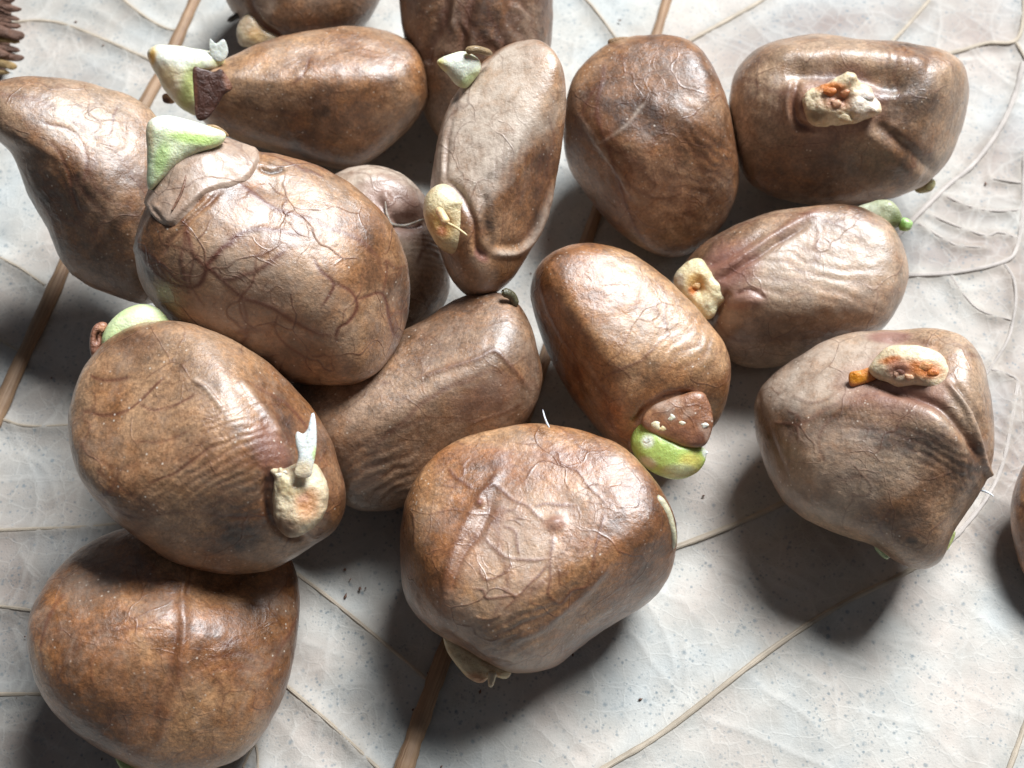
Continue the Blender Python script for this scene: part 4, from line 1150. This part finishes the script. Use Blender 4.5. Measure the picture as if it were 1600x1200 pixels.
# 16 big one on top, cracked skin, sprout behind
b = seed('big_left', 'biggest seed atop the heap, its crackled skin peeling round a pale green sprout',
         [(212, 400), (220, 345), (238, 300), (262, 258), (300, 232), (350, 222), (400, 232), (450, 241), (505, 262), (560, 298), (608, 345), (636, 395), (648, 450), (642, 515), (612, 562), (575, 592), (525, 604), (460, 598), (395, 585), (340, 562), (290, 530), (250, 490), (222, 448)],
         M_SEED, root_px=(300, 270), crackle=.85, sid=17, cuts=[(.15,.5,.85,.62),(-.2,-.5,.85,.66),(.75,-.1,.6,.85)], veins=9, vein_s=1.25, support=1.15, depth=0.80, back=1.0, e2=.85, skew=(0.03, 0.04), noise_amp=.02, N=120,
         feats=[('v', [(488, 402), (500, 422), (518, 438), (520, 452), (500, 480)], 3.2, -.018, 1), ('v', [(518, 440), (550, 455), (558, 478), (545, 502), (527, 515), (524, 540)], 3.4, -.018, 1), ('v', [(556, 468), (575, 462), (596, 460), (606, 482), (615, 520), (640, 528)], 3.2, -.018, 1),
                ('v', [(596, 460), (602, 425), (600, 405)], 2.6, .012, .7), ('v', [(600, 405), (615, 420), (634, 415)], 2.8, .015, .6), ('v', [(612, 490), (640, 484)], 2.8, .015, .6), ('v', [(400, 400), (395, 440), (375, 470), (380, 500), (410, 520)], 2.8, -.012, .8),
                ('v', [(440, 480), (430, 510), (450, 540), (480, 560)], 2.8, -.012, .7), ('v', [(260, 380), (300, 400), (295, 440), (320, 480)], 2.8, -.012, .7), ('g', [(240, 320), (262, 352), (290, 330), (320, 305)], 4, .03, .4),
                ('g', [(250, 400), (275, 365), (310, 330), (345, 300)], 4, .03, .4), ('b', 415, 285, 50, 20, 20, -.03), ('p', 400, 480, 150, 90, 20, .25), ('r', [(215, 400), (230, 350), (252, 322)], 9, .04), ('g', [(405, 258), (425, 266), (445, 262)], 4, .04, .9, 1)])
part(b, 'sprout', [(229, 205), (236, 187), (258, 180), (290, 186), (325, 196), (352, 208), (345, 226), (310, 240), (275, 262), (252, 285), (232, 296), (230, 250)],
     [(268, 192, 50, 12, 8, WHITE), (305, 217, 40, 9, 8, (0.56, 0.74, 0.24)), (252, 248, 12, 28, 15, (0.58, 0.74, 0.32)), (234, 225, 6, 30, 0, (0.80, 0.68, 0.42)), (234, 262, 6, 30, 0, (0.72, 0.82, 0.52))], (0.80, 0.84, 0.56), t=hit_t(b, 300, 280) + .15, depth=.5, N=44, rough=.04)
shell(b, 'coat_flap', [(214, 300), (240, 262), (268, 238), (300, 220), (350, 208), (392, 214), (408, 240), (400, 266), (384, 282), (350, 296), (322, 306), (296, 330), (275, 352), (252, 352), (232, 330)], .045, M_SEED_G,
      lift_at=(300, 215), lift=.08, lift_r=55, marks=(0, .10, .50, .15), label='greyish peeling flap of seed coat')
strand(b, 'coat_crease', [(290, 242), (292, 268), (284, 300), (268, 330)], .012, .010, (0.20, 0.09, 0.05), lift=.06, mat=M_SKIN)
part(b, 'coat_rim', [(318, 196), (335, 195), (350, 203), (358, 213), (345, 212), (328, 204)], [], (0.36, 0.22, 0.10), t=hit_t(b, 330, 260) + .15, depth=.3, mat=M_SKIN, N=14)
part(b, 'sprout_stub', [(440, 600), (470, 598), (505, 602), (515, 612), (500, 620), (470, 618), (448, 612)], [(505, 614, 8, 6, 0, (0.3, 0.15, 0.08))], (0.34, 0.36, 0.18), t=b.t + .5, depth=.6, N=20)

# loose fibres
def loose_fibre(label, pts, ts, r):
    o = bpy.data.objects.new('fibre', None); SC.collection.objects.link(o)
    p0 = CAM + ray(*pts[0]) * ts[0]
    o.location = p0
    q = Body(); q.root = o; q.w0 = ray(*pts[0]); q.t = ts[0]
    strand(q, 'strand', pts, r, r * .5, (0.78, 0.80, 0.82), ts=ts)
    tag(o, label, 'fibre')


_b = SEEDS['bottom_centre']; _c = SEEDS['right']
loose_fibre('hair-thin white fibre standing between the middle seed and the bottom centre seed', [(858, 668), (852, 655), (848, 640)], [hit_t(_b, 858, 690), hit_t(_b, 858, 690), hit_t(_b, 858, 690) + .1], .012)
loose_fibre('short white fibre sticking out from the right side of the large wrinkled seed', [(1532, 766), (1543, 769), (1553, 776)], [_c.t, _c.t, _c.t], .014)

# 17 beyond the right edge
b = seed('edge_right', 'reddish-brown seed showing only a curved sliver at the right edge of the picture',
         [(1580, 805), (1588, 752), (1611, 708), (1654, 676), (1710, 668), (1765, 700), (1790, 760), (1790, 830), (1765, 900), (1710, 940), (1652, 940), (1608, 908), (1588, 862)],
         M_SEED_R, sid=18, veins=4, support=0.0, depth=.6, part_name='solo')

# ------------------------------------------------------------------ woody scrap in the top left corner
def woody():
    rs = random.Random(3)
    root = bpy.data.objects.new('woody_scrap', None)
    SC.collection.objects.link(root)
    g = ground(-20, 60)
    root.location = g
    tag(root, 'dark reddish-brown scrap of layered woody scales in the top left corner', 'woody scrap')
    s = shape([(-130, -30), (-60, -60), (0, -50), (14, 0), (16, 60), (10, 110), (-20, 124), (-90, 110), (-140, 50)], N=24, support=0.0, depth=.6)
    P = s.P + s.N * (0.08 * noise(s.P, 3, 4, 3))[:, None]
    mesh_obj('core', P, s.F, M_BARK, root, loc=g)
    rows = [(-8, 22, 34), (10, 30, 20), (24, 32, 26), (38, 36, 12), (50, 34, 24), (62, 30, 14), (74, 30, 18), (88, 34, 12), (99, 22, 20), (111, 18, 12), (18, 8, 10), (58, 8, 10), (82, 10, 12), (104, -4, 12)]
    for i, (y, x1, tl) in enumerate(rows):
        x0 = x1 - rs.uniform(48, 62)
        th = rs.uniform(.6, 1.5); dy = rs.uniform(-8, 5); x1 += rs.uniform(-5, 5)
        ol = [(x0, y - 5 * th + dy), ((x0 + x1) / 2, y - 6 * th), (x1 - 7, y - 4 * th + tl * .1), (x1 + 2, y + tl * .25), (x1 - 9, y + 4 * th + tl * .3), ((x0 + x1) / 2, y + 5 * th), (x0, y + 5 * th + dy)]
        q = shape(ol, N=12, t=s.t - .55 + .02 * (i % 4), depth=.5, smooth=1)
        P = q.P + q.N * (0.03 * noise(q.P, 6, i, 2))[:, None]
        mesh_obj('scale', P, q.F, M_BARK_Y if i in (8, 9, 13, 5) else M_BARK, root, loc=q.C)


woody()


# ------------------------------------------------------------------ crumbs on the leaf (too many and too small to count)
def crumbs():
    rs = random.Random(11)
    V, F = [], []
    for i in range(55):
        if i < 34:
            x, y = rs.uniform(0, 1600), rs.uniform(0, 1200)
        else:
            cx, cy = rs.choice([(1120, 760), (560, 900), (600, 250), (900, 420), (140, 600), (1130, 470), (680, 1100)])
            x, y = rs.gauss(cx, 60), rs.gauss(cy, 40)
        g = ground(x, y)
        r = rs.uniform(0.008, 0.018)
        z = leaf_z(g[0], g[1]) + r * .4 + .012
        a = rs.uniform(0, 6); st = rs.uniform(1, 2.4)
        b0 = len(V)
        for (px_, py_, pz_) in ((1, 0, 0), (-1, 0, 0), (0, 1, 0), (0, -1, 0), (0, 0, 1), (0, 0, -1)):
            k = r * rs.uniform(.7, 1.2)
            X, Y = px_ * k * st, py_ * k
            V.append((g[0] + X * math.cos(a) - Y * math.sin(a), g[1] + X * math.sin(a) + Y * math.cos(a), z + pz_ * k * .7))
        for t_ in ((0, 2, 4), (2, 1, 4), (1, 3, 4), (3, 0, 4), (2, 0, 5), (1, 2, 5), (3, 1, 5), (0, 3, 5)):
            F.append([b0 + q for q in t_])
    o = mesh_obj('crumbs', np.array(V), np.array(F), M_BARK)
    tag(o, 'tiny dark crumbs of seed skin scattered on the dry leaf', 'crumbs', kind='stuff')


crumbs()
